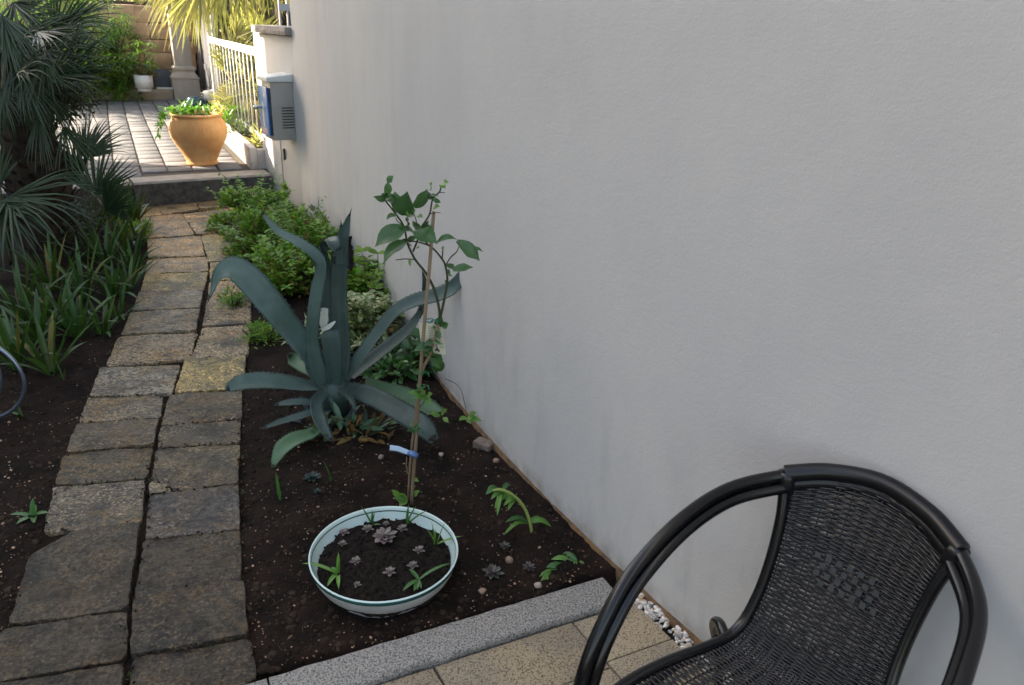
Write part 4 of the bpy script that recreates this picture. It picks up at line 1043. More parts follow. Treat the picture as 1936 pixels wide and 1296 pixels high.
# cane, ties and labels
ck = thing('bamboo_cane', 'straight brown cane staking the citrus sapling', 'stake', (cb_.x+.01, cb_.y-.015, 0))
mb = MB(); P = catmull(pxs([(778,955,-.02),(783,880,-.02),(787,830,-.02),(791,760,-.02),(795,705,-.02),(800,640,-.02),(806,570,-.02),(812,505,-.01),(820,400,.01)]), 6); mb.tube(P, lerp1([pr(7.5), pr(7), pr(7), pr(6.5)], len(P)), 8); mb.build('pole', canem, ck)
for (x, y, l, mt) in ((796, 704, 'green wire tie highest on the brown lower cane', tiem), (796, 730, 'green wire tie in the middle of the lower cane', tiem), (785, 809, 'green wire tie on the cane above the blue tape', tiem), (811, 606, 'teal tie holding the cream label to the cane', tiet)):
    q = PY(x, y, YS-.015); mb = MB(); ring = [q+Vector((math.cos(t)*.014, math.sin(t)*.014, rnd(-.004, .004))) for t in [i*.7 for i in range(10)]]; mb.tube(ring, .0022, 5)
    mb.tube([ring[0], ring[0]+Vector((.012, -.012, .006)), ring[0]+Vector((.016, -.016, -.01))], .002, 5); mb.tube([ring[0], ring[0]+Vector((-.012, -.018, -.006))], .002, 5)
    o = mb.build('plant_tie', mt, org=q); tag(o, l, 'tie', 'ties on the cane')
lt = PY(816, 640, YS+.02); lab = thing('plant_label', 'cream paper plant label hanging behind the cane of the sapling', 'label', lt)
cor = [(791, 611), (838, 614), (843, 670), (798, 668)]
def lq(u, v, d=0):
    a = [PY(x, y, YS+.02) for x, y in cor]; p = a[0].lerp(a[1], u).lerp(a[3].lerp(a[2], u), v); return p+Vector((0, -d, .25*d))
mb = MB(); g = [lq(u/4, v/4)+Vector((0, .006*math.sin(u*1.2), 0)) for v in range(5) for u in range(5)]; b2 = [q+Vector((0, .0012, 0)) for q in g]
mb.add(g+b2, [(v*5+u, v*5+u+1, (v+1)*5+u+1, (v+1)*5+u) for v in range(4) for u in range(4)]+[(25+(v+1)*5+u, 25+(v+1)*5+u+1, 25+v*5+u+1, 25+v*5+u) for v in range(4) for u in range(4)]); mb.build('card', tagm, lab, smooth=False)
def pline(name, u0, u1, v, h, mt):
    m_ = MB(); n = 5; vs = []
    for i in range(n):
        u = u0+(u1-u0)*i/(n-1); e = Vector((0, .006*math.sin(u*4*1.2), 0)); vs += [lq(u, v, .0012)+e, lq(u, v+h, .0012)+e]
    m_.add(vs, [(2*i, 2*i+1, 2*i+3, 2*i+2) for i in range(n-1)]); return m_.build(name, mt, lab, smooth=False)
for i in range(9): pline('print_line', .36, rnd(.6, .92), .12+.055*i, .018, inkm)
for i in range(3): pline('print_line', .10, .62, .68+.045*i, .014, inkm)
for i in range(5): pline('print_line', .76, .95, .56+.05*i, .014, inkm)
pline('red_mark', .24, .40, .66, .07, inkr)
for (u0, u1, v, h) in ((.64, .67, .62, .25), (.58, .74, .84, .03), (.55, .60, .86, .06), (.70, .76, .86, .06), (.62, .70, .80, .1)): pline('printed_plant', u0, u1, v, h, inkd)
bt = PY(786, 855, YS-.03); tp = thing('tape_tag', 'pale blue tape flag stuck round the cane near the ground', 'tag', bt)
mb = MB(); P = [PY(x, y, YS-.035) for x, y in ((737, 847), (752, 849), (766, 854), (777, 858))]; mb.ribbon(P, [.022, .022, .021, .018], (0, -1, .2), .02, .0015, 0, 5); mb.build('flag', tapem, tp)
mb = MB(); mb.tube([PY(772, 856, YS-.035), PY(780, 858, YS-.04), PY(788, 862, YS-.03)], [.009, .012, .012], 8, flat=.8); mb.build('wrap', tapeb, tp)
mb = MB(); P = [PY(769, 864, YS-.03), PY(768, 880, YS-.03), PY(771, 896, YS-.03)]; mb.ribbon(P, [.004, .004, .004], (0, -1, .2), .02, .001, 0, 3); mb.build('tail', canem, tp)

# ================================================================ BOWL AND ITS PLANTS
RZ = .076
bc = at(727, 1042, RZ); br = (at(588, 1040, RZ)-at(866, 1042, RZ)).length/2
bowl = thing('planting_bowl', 'wide shallow enamel bowl, pale blue inside with a teal rim', 'bowl', (bc.x, bc.y, 0))
c0 = (bc.x, bc.y, 0)
mb = MB(); prof = [(0, .0), (br*.55, .0), (br*.62, .008), (br*.80, .045), (br*.92, .09), (br*.965, RZ-.030), (br*.985, RZ-.006), (br*.993, RZ+.001), (br, RZ+.002)]
ou = [(br*.80, -.04), (br*.86, -.006), (br*.925, .020), (br*.968, .040), (br*.992, RZ-.0152)]
mb.lathe([(.001, -.031)]+ou, c0, 72); mb.build('outer_shell', bowlout, bowl)
mb = MB(); mb.lathe([(br*.9925, RZ-.0150), (br*1.004, RZ-.012), (br*1.012, RZ-.006), (br*1.010, RZ+.001)], c0, 72); mb.build('teal_band', bowlteal, bowl)
mb = MB(); mb.lathe([(br*1.0098, RZ+.0012), (br*1.004, RZ+.005), (br*.992, RZ+.005), (br*.983, RZ), (br*.975, RZ-.008)], c0, 72); mb.build('rim', bowlin, bowl)
mb = MB(); mb.lathe([(br*.9749, RZ-.0081), (br*.972, RZ-.0125)], c0, 72); mb.build('inner_line', bowlteal, bowl)
mb = MB(); mb.lathe([(br*.9719, RZ-.0126), (br*.95, RZ-.03), (br*.90, .028), (br*.8, .012), (br*.5, .006), (.001, .005)], c0, 72); mb.build('inner_shell', bowlin, bowl)
SZ = RZ-.038
def bsoil(x, y): 
    r = math.hypot(x, y)/br; return SZ+.010*nz(x*16, y*16, 5)+.007*nz(x*38, y*38, 2)+.006*nz(x*85, y*85, 8)+.012*(1-r*r)
mb = MB(); NR, NA = 34, 110; vs = [(bc.x, bc.y, bsoil(0, 0))]
for i in range(1, NR+1):
    for j in range(NA):
        t = 6.28318*j/NA; r = br*.925*i/NR*(1+(.025*nz(math.cos(t)*4, math.sin(t)*4)+.012*nz(math.cos(t)*17, math.sin(t)*17) if i > NR-6 else 0)); x, y = r*math.cos(t), r*math.sin(t)
        vs.append((bc.x+x, bc.y+y, bsoil(x, y)-(.03 if i == NR else 0)))
fs = [(0, 1+j, 1+(j+1) % NA) for j in range(NA)]+[(1+(i-1)*NA+j, 1+i*NA+j, 1+i*NA+(j+1) % NA, 1+(i-1)*NA+(j+1) % NA) for i in range(1, NR) for j in range(NA)]
mb.add(vs, fs); mb.build('potting_soil', pottingm, bowl)
mb = MB()
for i in range(420):
    t = rnd(0, 6.28); r = br*.91*math.sqrt(random.random()); x, y = r*math.cos(t), r*math.sin(t); rr = rnd(.002, .0055); mb.stone((bc.x+x, bc.y+y, bsoil(x, y)+rr*.3), rr, i*.3, .8, sub=0 if rr < .004 else 1)
mb.build('soil_crumbs', pottingm, bowl, kind='stuff')
def bp_(cx, cy): 
    q = at(570+cx/5.634, 930+cy/5.634, SZ+.014); return Vector((q.x, q.y, bsoil(q.x-bc.x, q.y-bc.y)))
for cx, cy, r, l in ((705,385,12,'small grey rosette near the back grass tuft in the bowl'),(455,435,11,'upper of two small rosettes at the left of the bowl'),(435,548,10,'lower of two small rosettes at the left of the bowl'),(900,328,7,'tiny pale rosette behind the big pink one in the bowl'),
    (885,505,24,'largest rosette in the bowl, grey pink and wide open'),(1075,395,12,'small rosette at the foot of the right back leaf tuft in the bowl'),(578,725,13,'grey rosette with a pink runner left of the bowl middle'),(1255,620,12,'small grey green rosette on the right of the bowl'),
    (1190,785,12,'small reddish rosette above the front right sprout in the bowl'),(945,860,14,'spiky grey green rosette at the front middle of the bowl'),(590,978,9,'tiny pale green rosette at the front left of the bowl')):
    p = bp_(cx, cy); rosette('rosette_succulent', l, p, 1.0*r*depth(p)/FPX, succm, 30 if r > 15 else 18, 'rosettes in the bowl', (rnd(-.3, .3), rnd(-.6, -.1), 1), 4, .5)
def tuft(name, label, c, specs, mat, W, group, cat='succulent', fold=.3, droop=.7):
    t = thing(name, label, cat, c, group); 
    for dx, dy, dz, L in specs:
        mb = MB(); mb.blade(Vector(c)+Vector((rnd(-.004, .004), rnd(-.004, .004), -.004)), (dx, dy, dz), L, W*rnd(.85, 1.15), droop, 7, fold, peak=.25); mb.build('leaf', mat, t)
    return t
G = 'grassy sprouts in the bowl'
tuft('leafy_sprout', 'upright sprout against the blue back wall of the bowl, left one', bp_(745, 330), [(-.45,.1,1,.085),(.0,.1,1,.062),(.18,0,1,.068),(-.1,-.3,.8,.035),(.8,-.1,.3,.04)], juicyd, .010, G, droop=.2)
tuft('leafy_sprout', 'three leaved sprout against the blue back wall of the bowl, right one', bp_(1120, 345), [(.05,.1,1,.085),(.35,.1,1,.085),(.75,.05,.85,.10),(.3,-.2,.8,.04)], juicyd, .012, G, droop=.35)
tuft('leafy_sprout', 'tall sprout at the right edge of the bowl with one leaf over the rim', bp_(1430, 540), [(-.4,0,1,.07),(-.1,0,1,.10),(.25,0,1,.105),(.05,.1,1,.06),(1,.1,.55,.095)], juicy, .009, G, droop=.3)
tuft('leafy_sprout', 'bright sprout at the front left with a leaf hanging over the rim', bp_(385, 870), [(0,.15,1,.075),(.1,.1,1,.055),(-1,.25,.45,.125),(-.25,-.9,.35,.06),(.25,-.9,.35,.075),(-.4,.3,.5,.03)], juicy, .013, G, droop=.75)
tuft('leafy_sprout', 'sprout at the front right of the bowl with one long leaf', bp_(1240, 935), [(.95,.55,.55,.115),(-.55,.5,.5,.05),(-.7,-.8,.25,.065),(.1,-.9,.25,.05),(.4,-.8,.2,.04),(-.2,-1,.2,.05)], juicyd, .013, G, droop=.6)

# ================================================================ SMALL THINGS IN THE BED
def gz_(px, py): q = at(px, py); return Vector((q.x, q.y, soil_h(q.x, q.y)))
GB = 'dark rosettes in the bed'
for x, y, r, l, mt in ((932,1072,21,'dusky purple rosette in the soil right of the bowl',succd),(1001,1066,14,'dull rosette beside a grey pebble near the kerb',succd),(954,1028,11,'small dull green rosette below the bent sprout',succd),(590,905,17,'dark blue green rosette left of the cane',succb),(600,928,9,'tiny blue green rosette below the other on the left',succb),(1012,985,6,'tiny olive rosette at the foot of the bent sprout',succd)):
    p = gz_(x, y); rosette('rosette_succulent', l, p, r*depth(p)/FPX, mt, 20, GB, (0, -.25, 1), 3, .42)
# bent sprout and leaning sprout
def sprout(name, label, pts, leaves, w):
    b = gz_(*pts[0][:2]); t = thing(name, label, 'succulent', b, 'leafy sprouts in the bed'); P = [b-Vector((0, 0, .01))]+[PY(x, y, b.y+dy) for x, y, dy in pts[1:]]
    mb = MB(); Pc = catmull(P, 5); mb.tube(Pc, lerp1([.0055, .0065, .004], len(Pc)), 8); mb.build('stalk', stalkm, t)
    for (x0_, y0_, d0), (x1_, y1_, d1), ww in leaves:
        A = PY(x0_, y0_, b.y+d0); B = PY(x1_, y1_, b.y+d1); L = (B-A).length; m_ = MB(); mid_ = A.lerp(B, .5)+Vector((0, 0, .22*L))
        ww *= 1.35; m_.ribbon(catmull([A, mid_, B], 3), [ww*.4, ww*.8, ww, ww, ww*.9, ww*.6, .001], UP+Vector((0, -.6, 0)), .2, .002, 0, 5); m_.build('leaf', juicyd if random.random() < .35 else juicy, t)
    return t
sprout('leafy_sprout', 'tall pale stalked sprout bent over to the left near the wall', [(1006,1003,0),(1001,985,0),(992,962,0),(980,946,-.01),(962,932,-.02),(945,926,-.03),(932,928,-.04)],
  [((1000,990,0),(955,988,-.05),.013),((1000,990,0),(952,1012,-.08),.011),((1002,988,0),(1042,996,.02),.015),((1001,986,0),(1030,990,.05),.012),((980,948,0),(945,946,-.05),.016),((980,948,0),(952,957,-.07),.014),((962,934,0),(935,962,-.08),.017),((955,930,0),(928,945,-.06),.015),((945,927,-.02),(918,935,-.05),.015),((950,928,-.01),(965,918,.04),.013),((940,927,-.02),(922,925,-.03),.013),((948,928,0),(940,975,-.1),.014),((978,948,0),(960,966,-.08),.012)], .01)
sprout('leafy_sprout', 'leaning bright sprout beside the granite kerb corner at the wall', [(1102,1058,.03),(1090,1066,0),(1072,1078,-.03),(1052,1088,-.05),(1040,1092,-.06)],
  [((1090,1062,0),(1058,1054,.03),.022),((1085,1068,0),(1042,1058,.0),.014),((1072,1078,-.02),(1028,1080,-.04),.022),((1070,1078,-.02),(1060,1058,.03),.018),((1055,1087,-.04),(1016,1100,-.08),.022),((1050,1088,-.05),(1020,1110,-.1),.02),((1060,1084,-.04),(1062,1104,-.1),.018),((1045,1091,-.05),(1030,1112,-.1),.018),((1094,1062,0),(1100,1086,-.04),.02),((1092,1064,0),(1086,1090,-.05),.016),((1096,1060,.02),(1102,1080,.0),.016)], .01)
for x, y, L, W, d, l in ((527,940,.13,.013,(-.04,0,1),'single green blade below the drooping agave leaf tip'), (626,905,.10,.012,(-.25,0,1),'single green blade standing right of the dark rosette')):
    p = gz_(x, y); tuft('shoot', l, p, [(*d, L), (d[0]+.12, .1, .9, L*.35)], juicyd, W, 'single shoots in the bed', 'shoot', .2, .15)
p = gz_(62, 975); tuft('weed', 'small bright weed left of the path beside the dark slab', p, [(0,.2,1,.07),(-.9,-.2,.6,.07),(.9,.1,.6,.06),(-.4,-.9,.5,.06),(.5,-.8,.5,.06),(-.2,.8,.8,.05)], juicyd, .02, None, 'weed', .15, .8)
p = gz_(40, 782); tuft('weed', 'dim weed behind the metal chair arm at the left edge', p, [(-.3,.2,1,.08),(.7,-.2,.7,.10),(.2,-.6,.8,.07),(-.8,.1,.5,.07)], strapm, .014, None, 'weed', .15, .6)
p = gz_(120, 715); tuft('weed', 'thin grass wisp on the soil left of the path', p, [(-.3,.2,1,.12),(.3,-.2,.9,.10),(0,-.5,.9,.07)], strapm, .005, None, 'weed', .15, .6)
q = gz_(915, 838); mb = MB(); mb.box((q.x, q.y, q.z+.012), .085, .055, .04, -.55); o = mb.build('brick_fragment', M('worn_pink_brick', (.23, .17, .135), (.15, .12, .10), scale=40, rough=.9, bump=.6, bscale=80), org=q, bevel=.008); tag(o, 'worn pinkish brick fragment lying by the wall foot', 'brick')
STN = [(834,855,5,.62,'small white stone on the soil below the long agave leaf'),(938,868,7,.33,'orange brown stone near the brick fragment'),(720,863,6,.30,'flat tan stone left of the blue tape'),(1018,1098,8,.45,'cream stone between the dark rosettes and the kerb'),(912,1112,7,.36,'rusty orange stone near the bowl and the kerb'),(640,1197,0,0,''),(963,1054,8,.30,'orange brown stone beside the dusky rosette'),(104,918,7,.45,'pinkish stone at the left edge of the path'),(1046,1140,0,0,'')]
for x, y, r, v, l in STN:
    if not r: continue
    p = gz_(x, y); rr = r*depth(p)/FPX; mb = MB(); mb.stone((p.x, p.y, p.z+rr*.35), rr, x*.1, .7, sub=2); nm = 'stone_%d' % int(v*100)
    mt = M('single_stone', (v, v*(.62 if 'orange' in l or 'rusty' in l else .88), v*(.4 if 'orange' in l or 'rusty' in l else .74)), (v*.7, v*.5, v*.4), scale=40, rough=.8)
    o = mb.build('stone', mt, org=p); tag(o, l, 'stone', 'loose stones on the soil')

# ================================================================ PLANTS ALONG THE WALL
def g0(px, py): q = at(px, py); return Vector((q.x, q.y, -.01))
GW = 'shrubs along the white wall'
bush('leafy_shrub', 'bright lit green shrub against the step and the white wall end', 'shrub', g0(487, 425), .38, .52, .40, 3400, shrubm, .047, .022, GW, dead=.05)
bush('leafy_shrub', 'spreading green shrub with rusty lower leaves beside the path', 'shrub', g0(515, 478), .38, .44, .40, 3200, shrubm, .045, .021, GW, dead=.2)
bush('leafy_shrub', 'dense green shrub at the wall foot behind the bent agave leaf', 'shrub', g0(578, 500), .32, .42, .42, 2900, shrubm, .044, .021, GW, dead=.18)
bush('leafy_shrub', 'low green shrub mixed with dry leaves left of the tall agave leaves', 'shrub', g0(545, 545), .32, .32, .30, 2000, shrubm, .043, .02, GW, dead=.25)
bush('leafy_shrub', 'loose green shrub filling the strip between path and wall near the agave', 'shrub', g0(560, 520), .34, .5, .30, 2200, shrubm, .05, .023, GW, dead=.2)
bush('grey_shrub', 'grey green leafed plant poking out of the shrubs over the path edge', 'shrub', g0(462, 462), .14, .16, .22, 110, shrubm2, .085, .034, None)
bush('grey_shrub', 'grey green shoots along the wall above the shrubs', 'shrub', g0(590, 470), .14, .30, .42, 130, shrubm2, .06, .028, None)
bush('feathery_weed', 'feathery green weed at the path edge under the left agave leaf', 'plant', g0(492, 640), .13, .13, .12, 520, shrubm, .03, .008, None)
bush('feathery_weed', 'small feathery tuft between path and shrubs behind the agave leaf tip', 'plant', g0(440, 575), .10, .12, .10, 330, shrubm, .03, .009, None)
bush('variegated_shrub', 'cream and green variegated shrub behind the tall agave leaves', 'shrub', g0(692, 640), .22, .24, .26, 900, varm, .05, .028, None, dead=.05)
bush('leafy_shrub', 'green shrub by the wall right of the tall agave leaves', 'shrub', g0(690, 575), .20, .28, .26, 800, shrubm, .06, .034, GW, dead=.3)
bush('dark_leaf_plant', 'dark leafy clump at the wall foot under the cream label', 'plant', g0(805, 692), .13, .16, .20, 170, citm, .085, .04, None)
bush('dark_leaf_plant', 'low green leaves under the right agave leaves', 'plant', g0(745, 700), .22, .16, .10, 140, juicyd, .07, .03, None)
bush('dark_leaf_plant', 'fallen dull leaves and seedlings under the agave heart', 'plant', g0(660, 822), .22, .12, .07, 90, agm2, .075, .022, None, dead=.5)
c = g0(575, 640); strap('spider_plant', 'pale arching striped leaves behind the agave left of its heart', 'plant', c, 16, .24, .014, varm, None, up=.9, spread=.9, droop=1.6)
c = g0(600, 668); strap('spider_plant', 'silvery arching leaves low behind the slanting agave leaf', 'plant', c, 12, .22, .018, varm, None, up=.7, spread=.9, droop=1.6)
ws = g0(690, 590); t = thing('slender_seedling', 'slender seedling with leaf whorls reaching up before the white wall', 'plant', ws)
mb = MB(); Yq = ws.y-.15
P = catmull([ws]+[PY(x, y, Yq) for x, y in ((700, 530), (715, 497), (690, 494), (660, 492), (635, 492))], 4); mb.tube(P, .003, 5)
P2 = catmull([PY(752, 500, Yq), PY(738, 530, Yq), PY(722, 560, Yq)], 4)
mb.tube([PY(715, 497, Yq), PY(714, 480, Yq)], .002, 5); mb.tube([PY(690, 494, Yq), PY(684, 476, Yq)], .002, 5); mb.build('stem', stemm, t)
for x, y in ((714, 480), (684, 476), (660, 492), (640, 490), (675, 497), (712, 520), (708, 545), (625, 490)):
    q = PY(x, y, Yq); 
    for a in range(5):
        m_ = MB(); d = Vector((math.cos(a*1.3+x), -.3*math.sin(a*1.3+x), rnd(.05, .5))); m_.leaf(q, d, (0, -.6, .8), rnd(.045, .065), .026, .15, .2); m_.build('leaf', shrubm, t)

# ================================================================ LEFT BED
GL_ = 'strap leaved clumps left of the path'
LS = [((95,700),9,.36,.030,'foremost strap leaved clump with upright leaves beside the metal arm'),((148,632),11,.34,.034,'brightest green strap leaved clump near the path edge'),((32,690),10,.42,.028,'dark strap leaved clump at the left edge behind the metal arm'),
 ((195,628),8,.26,.026,'small strap leaved clump nearest the pale slabs of the path'),((110,610),10,.40,.028,'strap leaved clump in the second row behind the brightest one'),((215,560),10,.34,.028,'strap leaved clump leaning over the path edge with a yellowed leaf'),
 ((45,600),10,.46,.028,'dim strap leaved clump under the drooping palm leaf'),((160,560),10,.42,.028,'shaded strap leaved clump in the middle of the left bed'),((252,505),10,.32,.026,'strap leaved clump touching the path opposite the agave tip'),
 ((235,470),11,.40,.030,'strap leaved clump with orange tinged leaves halfway to the step'),((200,500),10,.44,.028,'shaded clump behind the orange tinged one'),((255,420),10,.36,.034,'broad leaved clump closest to the stone step'),((225,425),9,.44,.040,'tall broad leaved clump at the left end of the stone step'),
 ((100,545),10,.5,.028,'darkest clump deep under the palm'),((262,462),8,.30,.026,'small strap leaved clump overhanging the path where it starts to narrow'),((244,545),9,.34,.026,'strap leaved clump with thin leaves lying on the pale slabs'),((222,600),8,.28,.026,'low strap leaved clump between the brightest clump and the path'),((75,640),10,.40,.03,'strap leaved clump between the brightest clump and the left edge'),((190,440),10,.46,.03,'clump at the foot of the small fan palm')]
for q, n, L, W, lab in LS:
    c = g0(*q); strap('strap_leaf_plant', lab, 'plant', c, int(n*1.5), L*rnd(.82, .95), W*.92, strapm, GL_, up=1.15, spread=.75, droop=.8)
bush('dark_seed_plant', 'dark bobbly seed heads between the small palm and the path', 'plant', g0(170, 480), .16, .16, .40, 500, fruitm, .025, .02, None)
# small yellow-green sprawl at path edge
bush('feathery_weed', 'yellowish low weed at the path edge near the step', 'plant', g0(262, 445), .10, .18, .14, 260, shrubm, .06, .012, None)

# ---------------------------------------------------------------- the fan palm
pb = at(95, 455); pb.z = 0
pm_ = thing('fan_palm', 'fan palm with a shaggy dark trunk at the left edge of the picture', 'palm tree', pb)
zt = 1.25
mb = MB(); prof = []
for i in range(15):
    z = -.05+(zt+.1)*i/14; prof.append((.175+.035*math.sin(z*4+.5)+.03*(z/zt)**2, z))
prof.append((.05, zt+.12)); mb.lathe(prof, pb, 28)
for v in mb.v: 
    d = Vector((v.x-pb.x, v.y-pb.y, 0)); k = 1+.16*nz(math.atan2(d.y, d.x)*2.2, v.z*6)+.1*nz(math.atan2(d.y, d.x)*6, v.z*16); v.x = pb.x+d.x*k; v.y = pb.y+d.y*k
mb.build('trunk', trunkm, pm_)
mb = MB()
for i in range(190):
    z = .05+zt*i/190; a = i*2.399; r = .175+.035*math.sin(z*4+.5)+.03*(z/zt)**2-.012
    d = Vector((math.cos(a), math.sin(a), 0)); p = pb+d*r+Vector((0, 0, z)); up = (d*.55+UP*rnd(.5, 1)).normalized(); l = rnd(.06, .14)
    mb.ribbon([p, p+up*l*.5, p+up*l], [.07, .05, .03*rnd(.4, 1.4)], d, -.2, .012, 0, 5, .1)
mb.build('leaf_stubs', trunkm, pm_, kind='stuff')
cr = pb+Vector((0, 0, zt+.12))
def img_fan(par, hub, tip, Yh, Yt, nrm, n, spread, droop, W, mat, base=None):
    Hb = PY(hub[0], hub[1], Yh); T = PY(tip[0], tip[1], Yt); L = (T-Hb).length
    return palm_frond(par, base if base is not None else cr, Hb, T-Hb, nrm, L, n, mat, spread=spread, droop=droop, W=W)
Yp = pb.y
for hub, tip, dy0, dy1, nr, sp_, dr in (
    ((85,95),(215,112),-.5,-.6,(.1,-.6,.7),2.2,.35), ((70,60),(200,58),-.3,-.5,(.0,-.5,.8),2.0,.30), ((105,70),(190,-25),-.2,-.3,(.1,-.9,.2),2.2,.2),
    ((120,150),(212,75),-.35,-.6,(.5,-.8,.3),1.1,.12), ((45,30),(130,-60),.2,.1,(0,-.9,.3),2.6,.2), ((30,110),(75,235),-.5,-.7,(.2,-.9,.5),1.5,.2), ((10,60),(-40,160),-.5,-.7,(.1,-.9,.5),2.4,.3),
    ((95,135),(195,160),-.2,-.1,(.0,-.4,.9),2.0,.45), ((25,5),(70,80),-.6,-.9,(.0,-.8,.6),2.2,.3), ((60,150),(110,235),.3,.4,(.3,-.9,.3),1.8,.3), ((130,40),(240,30),.2,.1,(.1,-.7,.6),2.0,.3), ((0,140),(-60,250),.1,.1,(.1,-.9,.4),2.4,.3),
    ((5,30),(30,140),-.9,-1.1,(.2,-.9,.3),1.6,.2)):
    img_fan(pm_, hub, tip, Yp+dy0, Yp+dy1, nr, 22, sp_*.85, dr*1.3, .012, palmm)
for k in range(16):
    hx, hy = rnd(-10, 130), rnd(40, 190); an = rnd(-.6, 1.9); l_ = rnd(85, 150); dy0 = rnd(-.75, .1)
    img_fan(pm_, (hx, hy), (hx+math.cos(an)*l_, hy+math.sin(an)*l_), Yp+dy0, Yp+dy0-rnd(-.1, .4), (rnd(-.6, .6), -.7, rnd(-.2, .9)), 18, rnd(.9, 2.0), rnd(.3, .8), .011, palmm)
for k in range(7):
    hx, hy = rnd(0, 120), rnd(165, 240); an = rnd(.5, 1.8); l_ = rnd(80, 140); dy0 = rnd(-.6, -.3)
    img_fan(pm_, (hx, hy), (hx+math.cos(an)*l_, hy+math.sin(an)*l_), Yp+dy0, Yp+dy0-rnd(-.1, .2), (rnd(-.6, .6), -.8, rnd(-.2, .6)), 14, rnd(.6, 1.4), rnd(.3, .7), .009, palmm)
for q in ((118, 178), (60, 165), (100, 205), (140, 190)):
    mb = MB(); c = PY(q[0], q[1], Yp-.33)
    for i in range(420):
        u = Vector((rnd(-1, 1), rnd(-1, 1), rnd(-1, 1)))
        if u.length > 1: continue
        p = c+Vector((u.x*.16, u.y*.12, u.z*.11)); mb.stone(p, rnd(.006, .011), i, .9, sub=0)
    mb.build('fruit_cluster', fruitm, pm_, kind='stuff')
def small_palm(name, label, base, fans, mat=palmm, W=.016, n=30):
    b = at(*base); b.z = 0; t = thing(name, label, 'palm tree', b, None)
    for hub, tip, dy0, dy1, nr, sp_, dr in fans: img_fan(t, hub, tip, b.y+dy0, b.y+dy1, nr, n, sp_, dr, W, mat, b)
    return t
small_palm('fan_palm', 'young fan palm with one upright fan leaf in front of the courtyard paving', (180, 455), [((182,368),(195,255),-.05,.0,(.1,-1,.2),2.5,.05),((150,345),(105,240),.1,.15,(.0,-1,.2),1.6,.1),((160,300),(205,215),.25,.5,(.2,-.8,.5),1.9,.5),((200,400),(250,340),-.1,-.2,(.2,-.9,.4),1.6,.2)])
small_palm('fan_palm', 'low fan palm leaf drooping over the strap leaved plants at the left edge', (20, 500), [((18,372),(120,455),-.1,-.45,(-.1,-.5,.85),2.6,.75),((-5,380),(30,510),-.15,-.5,(.1,-.8,.6),2.2,.5),((0,350),(-40,260),.0,.1,(0,-1,.2),2.2,.2)])

# ---------------------------------------------------------------- back left shrubs
def oleander(label, c, hgt, rad, nb, grp='tall shrubs at the back of the courtyard'):
    t = thing('oleander_shrub', label, 'shrub', c, grp); mb = MB(); ms = MB(); c = Vector(c)
    for i in range(nb):
        a = rnd(0, 6.28); r = rad*rnd(.2, 1); h = hgt*rnd(.25, 1)*(1-.25*(r/rad)**2)
        e_ = c+Vector((math.cos(a)*r, math.sin(a)*r, h)); ms.tube([c+Vector((math.cos(a)*r*.2, math.sin(a)*r*.2, 0)), c.lerp(e_, .55)+Vector((0, 0, .1)), e_], [.012, .008, .004], 5)
        for w_ in range(4):
            q = e_-Vector((math.cos(a)*.05*w_, math.sin(a)*.05*w_, .10*w_))
            for k in range(8):
                b = k*.785+w_*.4+rnd(-.2, .2); d = Vector((math.cos(b), math.sin(b), rnd(-.5, .7))); mb.leaf(q, d, UP+d*-.2, rnd(.13, .2), .028, .15, rnd(.1, .4))
    mb.build('foliage', oleam, t); ms.build('stem', stemm, t); return t
def zb(px, py, z=ZC+.1): q = at(px, py, z); return (q.x, q.y, z-.12)
oleander('lance leaved green shrub left of the bare brown stone wall', zb(212, 176), 1.75, .75, 60)
oleander('lance leaved green shrub behind the crown of the fan palm', zb(140, 180), 2.0, .95, 70)
oleander('lance leaved green shrub at the far left behind the palm trunk', zb(50, 186), 2.0, 1.0, 60)
q = at(258, 165, ZC+.15); oleander('dark lance leaved sprig hanging before the stone wall', (q.x+.05, q.y+.1, ZC), 1.25, .35, 12)
bush('ground_plant', 'low straggling green plant on the kerb at the foot of the tall shrubs', 'plant', zb(205, 178), .55, .3, .45, 700, shrubm, .09, .02, None, dead=.05)
# ---------------------------------------------------------------- sunny palm behind the fence
p2 = A_+PD*3.3+PN*1.15; p2.z = 0
sp2 = thing('sunny_palm', 'sunlit yellow green palm hanging its leaves over the fence and gate', 'palm tree', p2)
mb = MB(); mb.lathe([(.16, -.1), (.15, .6), (.14, 1.3), (.16, 2.2), (.05, 2.4)], p2, 20); mb.build('trunk', trunkm, sp2)
cr2 = p2+Vector((0, 0, 2.3)); Y2 = p2.y
for hub, tip, dy0, dy1 in (((330,-45),(272,62),-.6,-.9),((345,-50),(318,92),-.7,-1.0),((365,-50),(348,88),-.5,-.6),((395,-60),(385,78),-.4,-.5),((430,-50),(432,70),-.4,-.6),((465,-50),(470,60),-.5,-.6),((500,-60),(512,48),-.4,-.5),((320,-60),(262,18),-.3,-.5),((530,-50),(548,30),-.2,-.2),((410,-30),(412,100),-.2,-.1),((450,-20),(475,90),.0,.1),((380,-30),(330,95),-.9,-1.2),((350,-40),(300,40),-.2,-.3)):
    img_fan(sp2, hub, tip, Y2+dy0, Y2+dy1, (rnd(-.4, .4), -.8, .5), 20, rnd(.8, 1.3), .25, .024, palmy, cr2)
p3 = A_+PD*2.2+PN*.85; p3.z = 0
sp3 = thing('sunny_palm', 'low sunlit palm growing behind the white bars of the fence', 'palm tree', p3); Y3 = p3.y
mb = MB(); mb.lathe([(.14, -.1), (.13, .3), (.12, .7), (.04, .8)], p3, 18); mb.build('trunk', trunkm, sp3); cr3 = p3+Vector((0, 0, .75))
